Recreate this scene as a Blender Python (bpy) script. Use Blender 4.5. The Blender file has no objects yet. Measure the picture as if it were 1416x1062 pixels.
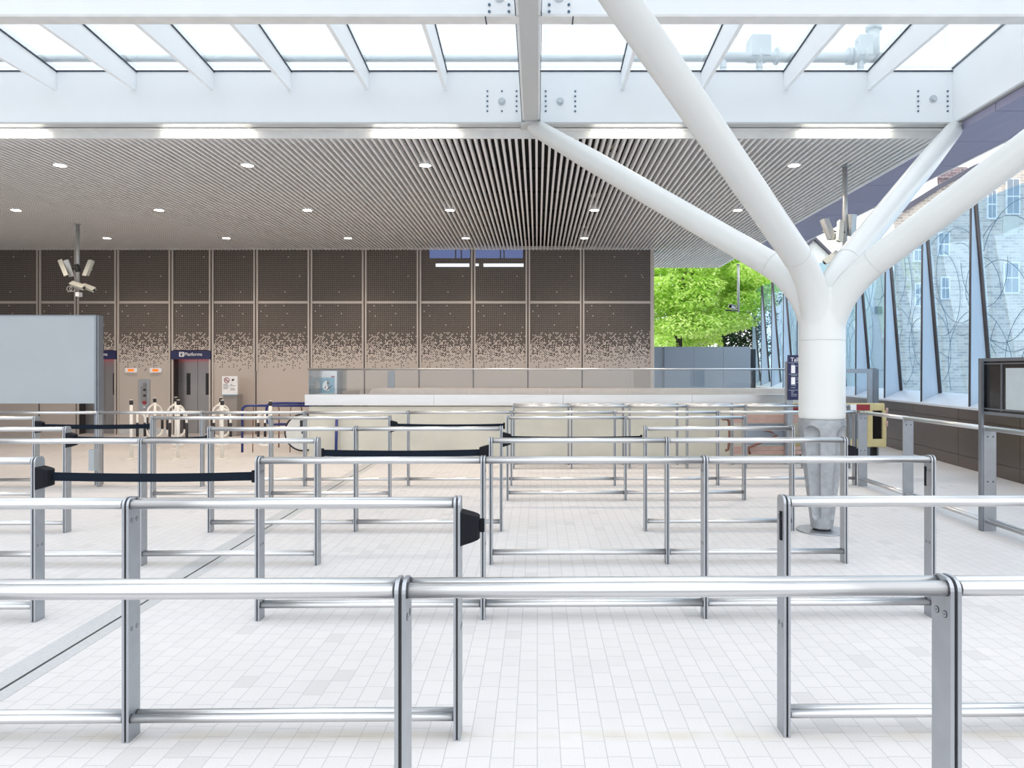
import bpy, bmesh, math, random
from mathutils import Vector, Matrix
random.seed(7)
SC = bpy.context.scene
COL = SC.collection
F = 1000.0; HC = 1.62; VX = 743.0; VY = 513.0      # focal length in pixels, eye height, vanishing point

def P(px, py, Y):
    return Vector(((px-VX)*Y/F, Y, HC-(py-VY)*Y/F))
def PX(px, Y): return (px-VX)*Y/F
def PZ(py, Y): return HC-(py-VY)*Y/F

# ------------------------------------------------------------------ materials
def new_mat(name):
    m = bpy.data.materials.new(name); m.use_nodes = True
    nt = m.node_tree; nt.nodes.clear()
    return m, nt
def N(nt, t, **kw):
    n = nt.nodes.new(t)
    for k, v in kw.items():
        if k.startswith('i_'):
            key = k[2:]
            n.inputs[int(key) if key.isdigit() else key].default_value = v
        else: setattr(n, k, v)
    return n
def rgba(c): return (c[0], c[1], c[2], 1.0)
def pbr(name, c, rough=.5, metal=0.0, var=0.06, scale=6.0, spec=.5, bump=0.0, c2=None, stretch=None, bscale=None):
    m, nt = new_mat(name)
    out = N(nt, 'ShaderNodeOutputMaterial'); b = N(nt, 'ShaderNodeBsdfPrincipled')
    nt.links.new(b.outputs[0], out.inputs[0])
    b.inputs['Roughness'].default_value = rough; b.inputs['Metallic'].default_value = metal
    b.inputs['Specular IOR Level'].default_value = spec
    tc = N(nt, 'ShaderNodeTexCoord'); mp = N(nt, 'ShaderNodeMapping')
    if stretch: mp.inputs['Scale'].default_value = stretch
    nt.links.new(tc.outputs['Object'], mp.inputs[0])
    nz = N(nt, 'ShaderNodeTexNoise', i_Scale=scale, i_Detail=4.0)
    nt.links.new(mp.outputs[0], nz.inputs['Vector'])
    mx = N(nt, 'ShaderNodeMix', data_type='RGBA')
    d = c2 if c2 else tuple(max(0, x*(1-var)) for x in c)
    e = c if c2 else tuple(min(1, x*(1+var)) for x in c)
    mx.inputs[6].default_value = rgba(d); mx.inputs[7].default_value = rgba(e)
    cr = N(nt, 'ShaderNodeMapRange', i_1=.3, i_2=.7)
    nt.links.new(nz.outputs[0], cr.inputs[0]); nt.links.new(cr.outputs[0], mx.inputs[0])
    nt.links.new(mx.outputs[2], b.inputs['Base Color'])
    if bump:
        bp = N(nt, 'ShaderNodeBump', i_Strength=bump, i_Distance=.01)
        n2 = N(nt, 'ShaderNodeTexNoise', i_Scale=bscale or scale*4, i_Detail=3.0)
        nt.links.new(mp.outputs[0], n2.inputs['Vector'])
        nt.links.new(n2.outputs[0], bp.inputs['Height']); nt.links.new(bp.outputs[0], b.inputs['Normal'])
    return m
def emit(name, c, s):
    m, nt = new_mat(name)
    out = N(nt, 'ShaderNodeOutputMaterial'); e = N(nt, 'ShaderNodeEmission')
    e.inputs[0].default_value = rgba(c); e.inputs[1].default_value = s
    nt.links.new(e.outputs[0], out.inputs[0]); return m
def glass(name, tint, gloss=.06, haze=0.0, hazec=(.8,.9,1), rough=.02):
    m, nt = new_mat(name)
    out = N(nt, 'ShaderNodeOutputMaterial')
    t = N(nt, 'ShaderNodeBsdfTransparent'); t.inputs[0].default_value = rgba(tint)
    g = N(nt, 'ShaderNodeBsdfGlossy'); g.inputs['Roughness'].default_value = rough
    lw = N(nt, 'ShaderNodeFresnel', i_IOR=1.45)
    mul = N(nt, 'ShaderNodeMath', operation='MULTIPLY'); mul.inputs[1].default_value = gloss*16
    nt.links.new(lw.outputs[0], mul.inputs[0])
    mx = N(nt, 'ShaderNodeMixShader')
    nt.links.new(mul.outputs[0], mx.inputs[0]); nt.links.new(t.outputs[0], mx.inputs[1]); nt.links.new(g.outputs[0], mx.inputs[2])
    last = mx
    if haze:
        a = N(nt, 'ShaderNodeBsdfDiffuse'); a.inputs[0].default_value = rgba(hazec)
        b = N(nt, 'ShaderNodeBsdfTranslucent'); b.inputs[0].default_value = rgba(hazec)
        ad = N(nt, 'ShaderNodeMixShader', i_0=.6)
        nt.links.new(a.outputs[0], ad.inputs[1]); nt.links.new(b.outputs[0], ad.inputs[2])
        m2 = N(nt, 'ShaderNodeMixShader', i_0=haze)
        nt.links.new(mx.outputs[0], m2.inputs[1]); nt.links.new(ad.outputs[0], m2.inputs[2]); last = m2
    nt.links.new(last.outputs[0], out.inputs[0]); return m

M = {}
M['steel'] = pbr('brushed steel', (.62,.625,.635), .36, 1.0, .01, 3)
M['steel_plate'] = pbr('satin steel plate', (.40,.42,.45), .40, .85, .05, 12)
M['steel_dark'] = pbr('dark groove', (.045,.047,.05), .5, .3)
M['black'] = pbr('black plastic', (.007,.008,.012), .6, spec=.15)
M['tape'] = pbr('dark navy webbing', (.008,.013,.022), .85, scale=60, spec=.1)
M['white_steel'] = pbr('white painted steel', (.80,.83,.86), .35, 0, .012, 3)
M['beam_white'] = pbr('white beam paint', (.93,.955,.975), .4, 0, .012, 2)
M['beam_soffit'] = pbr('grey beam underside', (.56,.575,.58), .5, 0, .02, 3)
M['trunk_white'] = pbr('gloss white column paint', (.68,.69,.675), .3, 0, .012, 2)
M['cast'] = pbr('galvanised casting', (.35,.365,.385), .45, .35, .14, 14, bump=.06)
M['slat'] = pbr('light grey ceiling slat', (.86,.855,.85), .45, .1, .02, 4)
M['void'] = pbr('black ceiling void', (.012,.012,.013), .9)
M['trim_white'] = pbr('white trim', (.78,.78,.77), .45)
M['soffit'] = pbr('violet grey soffit panel', (.31,.30,.42), .5, .1, .04, 3, stretch=(3,.4,1))
M['gasket'] = pbr('dark gasket', (.02,.035,.06), .5)
M['bolt'] = pbr('blue grey bolt', (.10,.16,.23), .4, .5)
M['bolt_white'] = pbr('white cap', (.60,.65,.69), .3)
M['navy'] = pbr('navy sign', (.012,.014,.075), .35)
M['white_text'] = pbr('white lettering', (.85,.85,.87), .5)
M['grey_text'] = pbr('grey print', (.33,.33,.34), .6)
M['blue_tube'] = pbr('navy blue tube', (.015,.03,.17), .3)
M['white_tube'] = pbr('white tube', (.78,.75,.70), .3)
M['concrete'] = pbr('pale concrete', (.60,.59,.52), .75, 0, .1, 2.2, bump=.05, c2=(.52,.515,.455))
M['band'] = pbr('brushed steel coping', (.66,.66,.66), .33, .9, .03, 3, stretch=(.6,8,8))
M['panel'] = pbr('beige cladding', (.52,.455,.41), .5, .1, .02, 2)
M['mullion'] = pbr('beige mullion', (.54,.48,.435), .45, .2, .02, 4)
M['joint'] = pbr('dark joint', (.10,.085,.08), .7)
M['bronze'] = pbr('bronze reflective cladding', (.17,.14,.125), .32, .75, .08, .8, stretch=(1,.5,2))
M['sill'] = pbr('pale blue grey sill', (.70,.75,.83), .4, .1, .04, 2)
M['fin'] = pbr('pale blue steel fin', (.50,.575,.66), .4, .25, .05, 2.0, stretch=(2,1,.5))
M['fin_edge'] = pbr('dark bronze edge', (.10,.085,.085), .35, .6)
M['board'] = pbr('blank silver board', (.35,.385,.41), .45, .15, .03, 1.5)
M['board_frame'] = pbr('grey board frame', (.22,.24,.27), .4, .6)
M['lift_steel'] = pbr('lift door steel', (.30,.29,.29), .38, .6, .03, 3)
M['dark_jamb'] = pbr('dark jamb', (.035,.03,.032), .5)
M['yellow'] = pbr('cream yellow plastic', (.62,.53,.27), .55)
M['red'] = pbr('dark red reflective', (.30,.03,.04), .4)
M['hoard'] = pbr('blue grey hoarding', (.30,.35,.41), .5, .1, .03, 1)
M['timber'] = pbr('pinkish timber', (.50,.33,.29), .7, 0, .15, 9, stretch=(1,6,6))
M['copper'] = pbr('brown pipe', (.22,.10,.075), .4, .3)
M['cam'] = pbr('cream camera housing', (.55,.55,.49), .4)
M['cam_grey'] = pbr('grey camera housing', (.46,.47,.47), .35, .4)
M['tree_bark'] = pbr('dark bark', (.05,.04,.03), .9, bump=.3)
M['leaf'] = None
M['rendered'] = pbr('pale render', (.78,.80,.82), .8)
M['roof_slate'] = pbr('dark slate', (.10,.10,.13), .7)
M['win_frame'] = pbr('white sash frame', (.85,.86,.88), .5)
M['win_glass'] = pbr('dark sash glass', (.22,.27,.32), .1)
M['roof_pipe'] = pbr('pale roof pipework', (.86,.94,.98), .6)
M['poster_blue'] = pbr('light blue poster', (.28,.50,.66), .5)
M['poster_white'] = pbr('poster white', (.80,.82,.88), .5)
M['sleeve'] = pbr('black sleeve', (.02,.017,.022), .5)
M['pedestal'] = pbr('grey pedestal', (.29,.265,.25), .6)
M['wheel_white'] = pbr('white wheel disc', (.72,.74,.73), .5)
M['plinth'] = pbr('light plinth', (.52,.53,.53), .5)
M['glass_clear'] = glass('clear balustrade glass', (.93,.95,.96), .05, .04, (.55,.60,.64))
M['glass_roof'] = glass('roof glass', (.95,.98,1.0), .04)
M['glass_wall'] = glass('blue frosted facade glass', (.77,.895,.985), .014, .05, (.62,.86,1.0))
M['arc_print'] = pbr('dark blue arc print', (.12,.22,.32), .6)
M['led'] = emit('warm white tube', (1,.94,.80), 19)
M['lamp'] = emit('downlight lamp', (1,.86,.66), 60)
M['orange_led'] = emit('orange display', (1,.16,.02), 1.6)
M['red_led'] = emit('red strip light', (1,.05,.10), 5)
M['win_strip'] = emit('lit strip behind mesh', (.9,.95,1), 1.1)
M['win_blue'] = emit('daylit room behind mesh', (.16,.21,.42), .8)
M['screen_grey'] = pbr('pale grey sheet', (.50,.56,.58), .4)
M['gloss_black'] = pbr('gloss black panel', (.008,.008,.009), .12)

def paving(name):
    m, nt = new_mat(name)
    out = N(nt, 'ShaderNodeOutputMaterial'); b = N(nt, 'ShaderNodeBsdfPrincipled', i_Roughness=.62)
    nt.links.new(b.outputs[0], out.inputs[0])
    tc = N(nt, 'ShaderNodeTexCoord'); mp = N(nt, 'ShaderNodeMapping')
    mp.inputs['Rotation'].default_value = (0, 0, math.pi/2)
    nt.links.new(tc.outputs['Object'], mp.inputs[0])
    br = N(nt, 'ShaderNodeTexBrick', offset=.43, offset_frequency=2, squash=1.25, squash_frequency=3)
    br.inputs['Scale'].default_value = 1.0
    br.inputs['Mortar Size'].default_value = .0022; br.inputs['Mortar Smooth'].default_value = .3
    br.inputs['Bias'].default_value = 0
    br.inputs['Brick Width'].default_value = .135; br.inputs['Row Height'].default_value = .098
    br.inputs['Color1'].default_value = (.612,.592,.588,1); br.inputs['Color2'].default_value = (.586,.568,.564,1)
    br.inputs['Mortar'].default_value = (.41,.41,.42,1)
    nt.links.new(mp.outputs[0], br.inputs['Vector'])
    nz = N(nt, 'ShaderNodeTexNoise', i_Scale=.55, i_Detail=5.0); nt.links.new(tc.outputs['Object'], nz.inputs['Vector'])
    n2 = N(nt, 'ShaderNodeTexNoise', i_Scale=160.0, i_Detail=2.0); nt.links.new(tc.outputs['Object'], n2.inputs['Vector'])
    mr = N(nt, 'ShaderNodeMapRange', i_1=.3, i_2=.7, i_3=.95, i_4=1.04); nt.links.new(nz.outputs[0], mr.inputs[0])
    m2 = N(nt, 'ShaderNodeMapRange', i_1=.3, i_2=.7, i_3=.94, i_4=1.05); nt.links.new(n2.outputs[0], m2.inputs[0])
    mu = N(nt, 'ShaderNodeMath', operation='MULTIPLY'); nt.links.new(mr.outputs[0], mu.inputs[0]); nt.links.new(m2.outputs[0], mu.inputs[1])
    # scattered darker setts
    wn = N(nt, 'ShaderNodeTexBrick', offset=.43, offset_frequency=2, squash=1.25, squash_frequency=3)
    for k in ('Scale','Mortar Size','Mortar Smooth','Brick Width','Row Height'): wn.inputs[k].default_value = br.inputs[k].default_value
    wn.inputs['Color1'].default_value = (0,0,0,1); wn.inputs['Color2'].default_value = (1,1,1,1); wn.inputs['Mortar'].default_value = (0,0,0,1)
    nt.links.new(mp.outputs[0], wn.inputs['Vector'])
    gt = N(nt, 'ShaderNodeMapRange', i_1=.975, i_2=.98, i_3=1.0, i_4=.93); nt.links.new(wn.outputs[0], gt.inputs[0])
    mv = N(nt, 'ShaderNodeMath', operation='MULTIPLY'); nt.links.new(mu.outputs[0], mv.inputs[0]); nt.links.new(gt.outputs[0], mv.inputs[1])
    sc = N(nt, 'ShaderNodeVectorMath', operation='SCALE')
    nt.links.new(br.outputs[0], sc.inputs[0]); nt.links.new(mv.outputs[0], sc.inputs['Scale'])
    sx = N(nt, 'ShaderNodeSeparateXYZ'); nt.links.new(tc.outputs['Object'], sx.inputs[0])
    def ma(op, a, v=None):
        n = N(nt, 'ShaderNodeMath', operation=op); nt.links.new(a, n.inputs[0])
        if v is not None:
            if isinstance(v, (int, float)): n.inputs[1].default_value = v
            else: nt.links.new(v, n.inputs[1])
        return n.outputs[0]
    dy = ma('ABSOLUTE', ma('SUBTRACT', sx.outputs[1], 3.215))
    g = N(nt, 'ShaderNodeMapRange', i_1=.015, i_2=.06, i_3=.55, i_4=0.0); nt.links.new(dy, g.inputs[0])
    n3 = N(nt, 'ShaderNodeTexNoise', i_Scale=3.5, i_Detail=6.0); nt.links.new(tc.outputs['Object'], n3.inputs['Vector'])
    g3 = N(nt, 'ShaderNodeMapRange', i_1=.38, i_2=.66); nt.links.new(n3.outputs[0], g3.inputs[0])
    st = N(nt, 'ShaderNodeMix', data_type='RGBA'); nt.links.new(ma('MULTIPLY', g.outputs[0], g3.outputs[0]), st.inputs[0])
    nt.links.new(sc.outputs[0], st.inputs[6]); st.inputs[7].default_value = (.50,.44,.34,1)
    nt.links.new(st.outputs[2], b.inputs['Base Color'])
    bp = N(nt, 'ShaderNodeBump', i_Strength=.25, i_Distance=.003); nt.links.new(br.outputs['Fac'], bp.inputs['Height']); bp.invert = True
    nt.links.new(bp.outputs[0], b.inputs['Normal'])
    return m
M['paving'] = paving('pale granite setts')
M['drain_stone'] = pbr('grey drain stone', (.46,.465,.47), .65, 0, .08, 60)

def perforated(name, zlo, zmid, zhi, base, hole):
    """square perforations on a grid: closed cells near the floor, nearly all open above"""
    m, nt = new_mat(name); L = nt.links.new
    out = N(nt, 'ShaderNodeOutputMaterial'); b = N(nt, 'ShaderNodeBsdfPrincipled', i_Roughness=.5, i_Metallic=.1)
    L(b.outputs[0], out.inputs[0])
    tc = N(nt, 'ShaderNodeTexCoord'); s = N(nt, 'ShaderNodeSeparateXYZ'); L(tc.outputs['Object'], s.inputs[0])
    def math_(op, a, bv=None):
        n = N(nt, 'ShaderNodeMath', operation=op)
        if isinstance(a, (int, float)): n.inputs[0].default_value = a
        else: L(a, n.inputs[0])
        if bv is not None:
            if isinstance(bv, (int, float)): n.inputs[1].default_value = bv
            else: L(bv, n.inputs[1])
        return n.outputs[0]
    p = .0290
    u = math_('DIVIDE', s.outputs[0], p); v = math_('DIVIDE', s.outputs[2], p)
    fu = math_('FLOOR', u); fv = math_('FLOOR', v)
    cb = N(nt, 'ShaderNodeCombineXYZ'); L(fu, cb.inputs[0]); L(fv, cb.inputs[1])
    wn = N(nt, 'ShaderNodeTexWhiteNoise', noise_dimensions='2D'); L(cb.outputs[0], wn.inputs['Vector'])
    zc = math_('MULTIPLY', fv, p)
    def mr(x, a, b_, c, d):
        n = N(nt, 'ShaderNodeMapRange'); L(x, n.inputs[0])
        for i, val in enumerate((a, b_, c, d)): n.inputs[i+1].default_value = val
        return n.outputs[0]
    low = mr(zc, zlo, zmid, 0.0, .84)
    top = mr(zc, zmid+.001, zmid+.03, 0.0, 1.0)
    hi = mr(zc, zmid, zhi, .975, .9965)
    pr = math_('ADD', math_('MULTIPLY', low, math_('SUBTRACT', 1.0, top)), math_('MULTIPLY', hi, top))
    par = math_('FLOORED_MODULO', math_('ADD', fu, fv), 2.0)
    val = math_('ADD', math_('MULTIPLY', wn.outputs['Value'], .68), math_('MULTIPLY', par, .32))
    use = math_('SUBTRACT', 1.0, top)
    val = math_('ADD', math_('MULTIPLY', val, use), math_('MULTIPLY', wn.outputs['Value'], top))
    op = math_('LESS_THAN', val, pr)
    def inside(f):
        d = math_('ABSOLUTE', math_('SUBTRACT', math_('FRACT', f), .5))
        return math_('LESS_THAN', d, .45)
    hole_f = math_('MULTIPLY', op, math_('MULTIPLY', inside(u), inside(v)))
    hole_f = math_('MULTIPLY', hole_f, math_('GREATER_THAN', zc, zlo))
    mx = N(nt, 'ShaderNodeMix', data_type='RGBA'); L(hole_f, mx.inputs[0])
    mx.inputs[6].default_value = rgba(base); mx.inputs[7].default_value = rgba(hole)
    L(mx.outputs[2], b.inputs['Base Color'])
    sp = mr(hole_f, 0, 1, .5, 0.0); L(sp, b.inputs['Specular IOR Level'])
    return m
M['perf'] = perforated('perforated cladding', 1.60, 2.60, 3.1, (.52,.455,.41), (.055,.046,.042))

def brickmat(name, c1, c2, mort, sc):
    m, nt = new_mat(name)
    out = N(nt, 'ShaderNodeOutputMaterial'); b = N(nt, 'ShaderNodeBsdfPrincipled', i_Roughness=.85)
    nt.links.new(b.outputs[0], out.inputs[0])
    tc = N(nt, 'ShaderNodeTexCoord'); mp = N(nt, 'ShaderNodeMapping'); mp.inputs['Rotation'].default_value = (-math.pi/2, 0, 0)
    nt.links.new(tc.outputs['Object'], mp.inputs[0])
    br = N(nt, 'ShaderNodeTexBrick'); br.inputs['Scale'].default_value = sc
    br.inputs['Color1'].default_value = rgba(c1); br.inputs['Color2'].default_value = rgba(c2); br.inputs['Mortar'].default_value = rgba(mort)
    br.inputs['Mortar Size'].default_value = .018; br.inputs['Brick Width'].default_value = .5; br.inputs['Row Height'].default_value = .19
    nt.links.new(mp.outputs[0], br.inputs['Vector']); nt.links.new(br.outputs[0], b.inputs['Base Color'])
    return m
M['brick'] = brickmat('weathered brick', (.60,.53,.46), (.36,.32,.29), (.66,.64,.60), 2.0)
M['brick_chim'] = brickmat('chimney brick', (.33,.24,.25), (.18,.14,.17), (.45,.42,.44), 2.0)

def leafmat(name, ca, cb, tr):
    m, nt = new_mat(name)
    out = N(nt, 'ShaderNodeOutputMaterial')
    oi = N(nt, 'ShaderNodeNewGeometry')
    mx = N(nt, 'ShaderNodeMix', data_type='RGBA'); mx.inputs[6].default_value = rgba(ca); mx.inputs[7].default_value = rgba(cb)
    nt.links.new(oi.outputs['Random Per Island'], mx.inputs[0])
    d = N(nt, 'ShaderNodeBsdfDiffuse'); t = N(nt, 'ShaderNodeBsdfTranslucent'); s = N(nt, 'ShaderNodeMixShader', i_0=tr)
    nt.links.new(mx.outputs[2], d.inputs[0]); nt.links.new(mx.outputs[2], t.inputs[0])
    nt.links.new(d.outputs[0], s.inputs[1]); nt.links.new(t.outputs[0], s.inputs[2]); nt.links.new(s.outputs[0], out.inputs[0])
    return m
M['leaf'] = leafmat('bright lime leaves', (.55,.80,.16), (.90,1.0,.48), .5)
M['leaf_dark'] = leafmat('dark green leaves', (.02,.05,.03), (.08,.14,.07), .3)

# ------------------------------------------------------------------ mesh building
WL = {}
def tag(o, label=None, cat=None, group=None, kind=None):
    if label: o['label'] = label
    if cat: o['category'] = cat
    if group: o['group'] = group
    if kind: o['kind'] = kind
    return o
def empty(name, loc=(0,0,0), label=None, cat=None, group=None, kind=None):
    o = bpy.data.objects.new(name, None); COL.objects.link(o); o.location = loc
    o.empty_display_size = .2
    WL[o.name] = Vector(loc)
    return tag(o, label, cat, group, kind)

class MB:
    def __init__(s): s.bm = bmesh.new(); s.mi = 0
    def _fin(s, faces):
        for f in faces: f.material_index = s.mi
    def box(s, a, b):
        x0,x1 = sorted((a[0],b[0])); y0,y1 = sorted((a[1],b[1])); z0,z1 = sorted((a[2],b[2]))
        v = [s.bm.verts.new(q) for q in ((x0,y0,z0),(x1,y0,z0),(x1,y1,z0),(x0,y1,z0),(x0,y0,z1),(x1,y0,z1),(x1,y1,z1),(x0,y1,z1))]
        fs = [s.bm.faces.new([v[i] for i in q]) for q in ((3,2,1,0),(4,5,6,7),(0,1,5,4),(1,2,6,5),(2,3,7,6),(3,0,4,7))]
        s._fin(fs); return s
    def obox(s, c, ax, ay, az):
        """oriented box: centre and three half-axis vectors"""
        c = Vector(c); ax, ay, az = Vector(ax), Vector(ay), Vector(az)
        v = [s.bm.verts.new(c+i*ax+j*ay+k*az) for k in (-1,1) for (i,j) in ((-1,-1),(1,-1),(1,1),(-1,1))]
        fs = [s.bm.faces.new([v[i] for i in q]) for q in ((3,2,1,0),(4,5,6,7),(0,1,5,4),(1,2,6,5),(2,3,7,6),(3,0,4,7))]
        s._fin(fs); return s
    def poly(s, pts):
        f = s.bm.faces.new([s.bm.verts.new(p) for p in pts]); s._fin([f]); return s
    def prism(s, pts, d):
        """polygon extruded by vector d"""
        d = Vector(d); a = [s.bm.verts.new(p) for p in pts]; b = [s.bm.verts.new(Vector(p)+d) for p in pts]
        n = len(pts); fs = [s.bm.faces.new(a[::-1]), s.bm.faces.new(b)]
        for i in range(n): fs.append(s.bm.faces.new((a[i], a[(i+1)%n], b[(i+1)%n], b[i])))
        s._fin(fs); return s
    def tube(s, pts, r, seg=14, cap=True, closed=False):
        pts = [Vector(p) for p in pts]; n = len(pts)
        rs = r if isinstance(r, (list, tuple)) else [r]*n
        t0 = (pts[1]-pts[0]).normalized()
        up = Vector((0,0,1)) if abs(t0.z) < .9 else Vector((0,1,0))
        u = t0.cross(up).normalized(); rings = []; fs = []
        for i, p in enumerate(pts):
            if closed: t = (pts[(i+1)%n]-pts[i-1]).normalized()
            elif i == 0: t = t0
            elif i == n-1: t = (pts[-1]-pts[-2]).normalized()
            else: t = (pts[i+1]-pts[i-1]).normalized()
            u = (u - t*u.dot(t)).normalized(); w = t.cross(u)
            rings.append([s.bm.verts.new(p+rs[i]*(math.cos(2*math.pi*k/seg)*u+math.sin(2*math.pi*k/seg)*w)) for k in range(seg)])
        m = n if closed else n-1
        for i in range(m):
            A, B = rings[i], rings[(i+1)%n]
            for k in range(seg): 
                f = s.bm.faces.new((A[k], A[(k+1)%seg], B[(k+1)%seg], B[k])); f.smooth = True; fs.append(f)
        if cap and not closed:
            fs.append(s.bm.faces.new(rings[0][::-1])); fs.append(s.bm.faces.new(rings[-1]))
        s._fin(fs); return s
    def disc(s, c, nrm, r, h, seg=24):
        c = Vector(c); nrm = Vector(nrm).normalized(); return s.tube([c, c+nrm*h], r, seg)
    def build(s, name, mat, parent=None, local=False, origin=None, bevel=0):
        mats = mat if isinstance(mat, (list, tuple)) else [mat]
        me = bpy.data.meshes.new(name)
        if parent is not None and not local: off = WL[parent.name]
        elif origin is not None: off = Vector(origin)
        else: off = Vector((0,0,0))
        if off.length: bmesh.ops.translate(s.bm, verts=s.bm.verts, vec=-off)
        bmesh.ops.recalc_face_normals(s.bm, faces=s.bm.faces)
        s.bm.to_mesh(me); s.bm.free()
        for m in mats: me.materials.append(m)
        o = bpy.data.objects.new(name, me); COL.objects.link(o)
        if parent is not None: o.parent = parent; WL[o.name] = WL[parent.name]
        elif origin is not None: o.location = origin; WL[o.name] = Vector(origin)
        else: WL[o.name] = Vector((0,0,0))
        if bevel:
            bv = o.modifiers.new('bevel', 'BEVEL'); bv.width = bevel; bv.segments = 2; bv.limit_method = 'ANGLE'
        return o
def share(src, name, loc, parent):
    """another object using the mesh of src, in world position loc (mesh authored about its own origin)"""
    o = bpy.data.objects.new(name, src.data); COL.objects.link(o); o.parent = parent
    o.location = Vector(loc)-WL[parent.name]; WL[o.name] = WL[parent.name]
    return o
def copy_tree(o, parent=None):
    c = o.copy(); COL.objects.link(c); c.parent = parent
    for ch in list(o.children): copy_tree(ch, c)
    return c
def arc(c, r, a0, a1, n, u, v):
    c, u, v = Vector(c), Vector(u), Vector(v)
    return [c+r*(math.cos(a0+(a1-a0)*i/n)*u+math.sin(a0+(a1-a0)*i/n)*v) for i in range(n+1)]
def rounded_path(pts, r, n=6):
    """polyline with rounded corners"""
    pts = [Vector(p) for p in pts]; out = [pts[0]]
    for i in range(1, len(pts)-1):
        a, b, c = pts[i-1], pts[i], pts[i+1]
        d1 = (a-b).normalized(); d2 = (c-b).normalized()
        rr = min(r, (a-b).length*.48, (c-b).length*.48)
        p, q = b+d1*rr, b+d2*rr
        for k in range(n+1):
            t = k/n; out.append((1-t)**2*p+2*t*(1-t)*b+t*t*q)
    out.append(pts[-1]); return out
def text(body, size, loc, mat, name, parent, align='CENTER', rotz=0.0, depth=.002):
    cu = bpy.data.curves.new(name, 'FONT'); cu.body = body; cu.size = size; cu.extrude = depth; cu.align_x = align; cu.align_y = 'CENTER'
    t = bpy.data.objects.new('tmp_text', cu); COL.objects.link(t)
    dg = bpy.context.evaluated_depsgraph_get(); me = bpy.data.meshes.new_from_object(t.evaluated_get(dg))
    bpy.data.objects.remove(t)
    me.transform(Matrix.Translation(loc) @ Matrix.Rotation(rotz, 4, 'Z') @ Matrix.Rotation(math.pi/2, 4, 'X'))
    me.transform(Matrix.Translation(-WL[parent.name]))
    me.materials.clear(); me.materials.append(mat)
    o = bpy.data.objects.new(name, me); COL.objects.link(o); o.parent = parent; WL[o.name] = WL[parent.name]
    return o

# ------------------------------------------------------------------ camera and world
cam = bpy.data.cameras.new('camera'); co = bpy.data.objects.new('camera', cam); COL.objects.link(co)
co.location = (0, 0, HC); co.rotation_euler = (math.pi/2, 0, 0)
cam.sensor_fit = 'HORIZONTAL'; cam.sensor_width = 36; cam.lens = F/1416*36
cam.shift_x = -35/1416; cam.shift_y = -18/1416; cam.clip_end = 300; cam.clip_start = .05
SC.camera = co
w = bpy.data.worlds.new('overcast sky'); SC.world = w; w.use_nodes = True
nt = w.node_tree; nt.nodes.clear()
wo = N(nt, 'ShaderNodeOutputWorld'); bg = N(nt, 'ShaderNodeBackground')
bg.inputs[0].default_value = (.935, .965, 1.0, 1); bg.inputs[1].default_value = 2.3
nt.links.new(bg.outputs[0], wo.inputs[0])
SC.view_settings.view_transform = 'Standard'; SC.view_settings.look = 'None'
SC.view_settings.exposure = 0.0; SC.view_settings.gamma = 1.0; SC.view_settings.use_curve_mapping = False
SC.cycles.max_bounces = 10; SC.cycles.transparent_max_bounces = 16

ZC = 4.71; YF = 9.6; YW = 18.5
# ------------------------------------------------------------------ floor
b = MB(); b.box((-30,-.6,-.15),(30,60,0))
floor = tag(b.build('floor', M['paving']), 'pale granite sett paving of the station concourse', 'floor', kind='structure')
b = MB(); b.box((-40,-40,-.15),(40,-.605,-.01))
tag(b.build('ground', pbr('unseen dark ground', (.07,.07,.075), .85, bump=.1, scale=20)), 'unseen dark ground added behind the viewer to darken rail reflections', 'ground', kind='structure')  # unseen dark ground, added so the rails reflect a darker lower half
dr = empty('drain_channel', (-2.8,8,0), 'narrow dark slot drain between grey stone strips crossing the pale paving on the left', 'drain')
b = MB(); b.prism([(-2.85,2.0,0),(-2.60,2.0,0),(-2.80,13.2,0),(-3.05,13.2,0)], (0,0,.002)); b.build('stone_strip', M['drain_stone'], dr)
b = MB(); b.prism([(-2.70,2.0,.002),(-2.685,2.0,.002),(-2.885,13.2,.002),(-2.90,13.2,.002)], (0,0,.0015)); b.build('slot', M['steel_dark'], dr)

# ------------------------------------------------------------------ queue barriers
RH = 1.065
def plate_profile(x, y0, d, h, r=.032):
    pts = [(x,y0,0)]
    pts += [(x, y0+r-r*math.cos(a), h-r+r*math.sin(a)) for a in [i*math.pi/2/5 for i in range(6)]]
    pts += [(x, y0+d-r+r*math.sin(a), h-r+r*math.cos(a)) for a in [i*math.pi/2/5 for i in range(6)]]
    pts += [(x,y0+d,0)]
    return pts
_b = MB(); _b.tube([(-.0004,0,0),(.0012,0,0)], .0098, 18); _b.tube([(-.0009,0,0),(.0021,0,0)], .0028, 8); _b.mi = 1; _b.tube([(-.0007,0,0),(.0016,0,0)], .0080, 18)
bolt_src = _b.build('bolt', [M['steel_dark'], M['steel_plate']]); bolt_mesh = bolt_src.data; bpy.data.objects.remove(bolt_src)
class _S: pass
bolt_s = _S(); bolt_s.data = bolt_mesh

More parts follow.
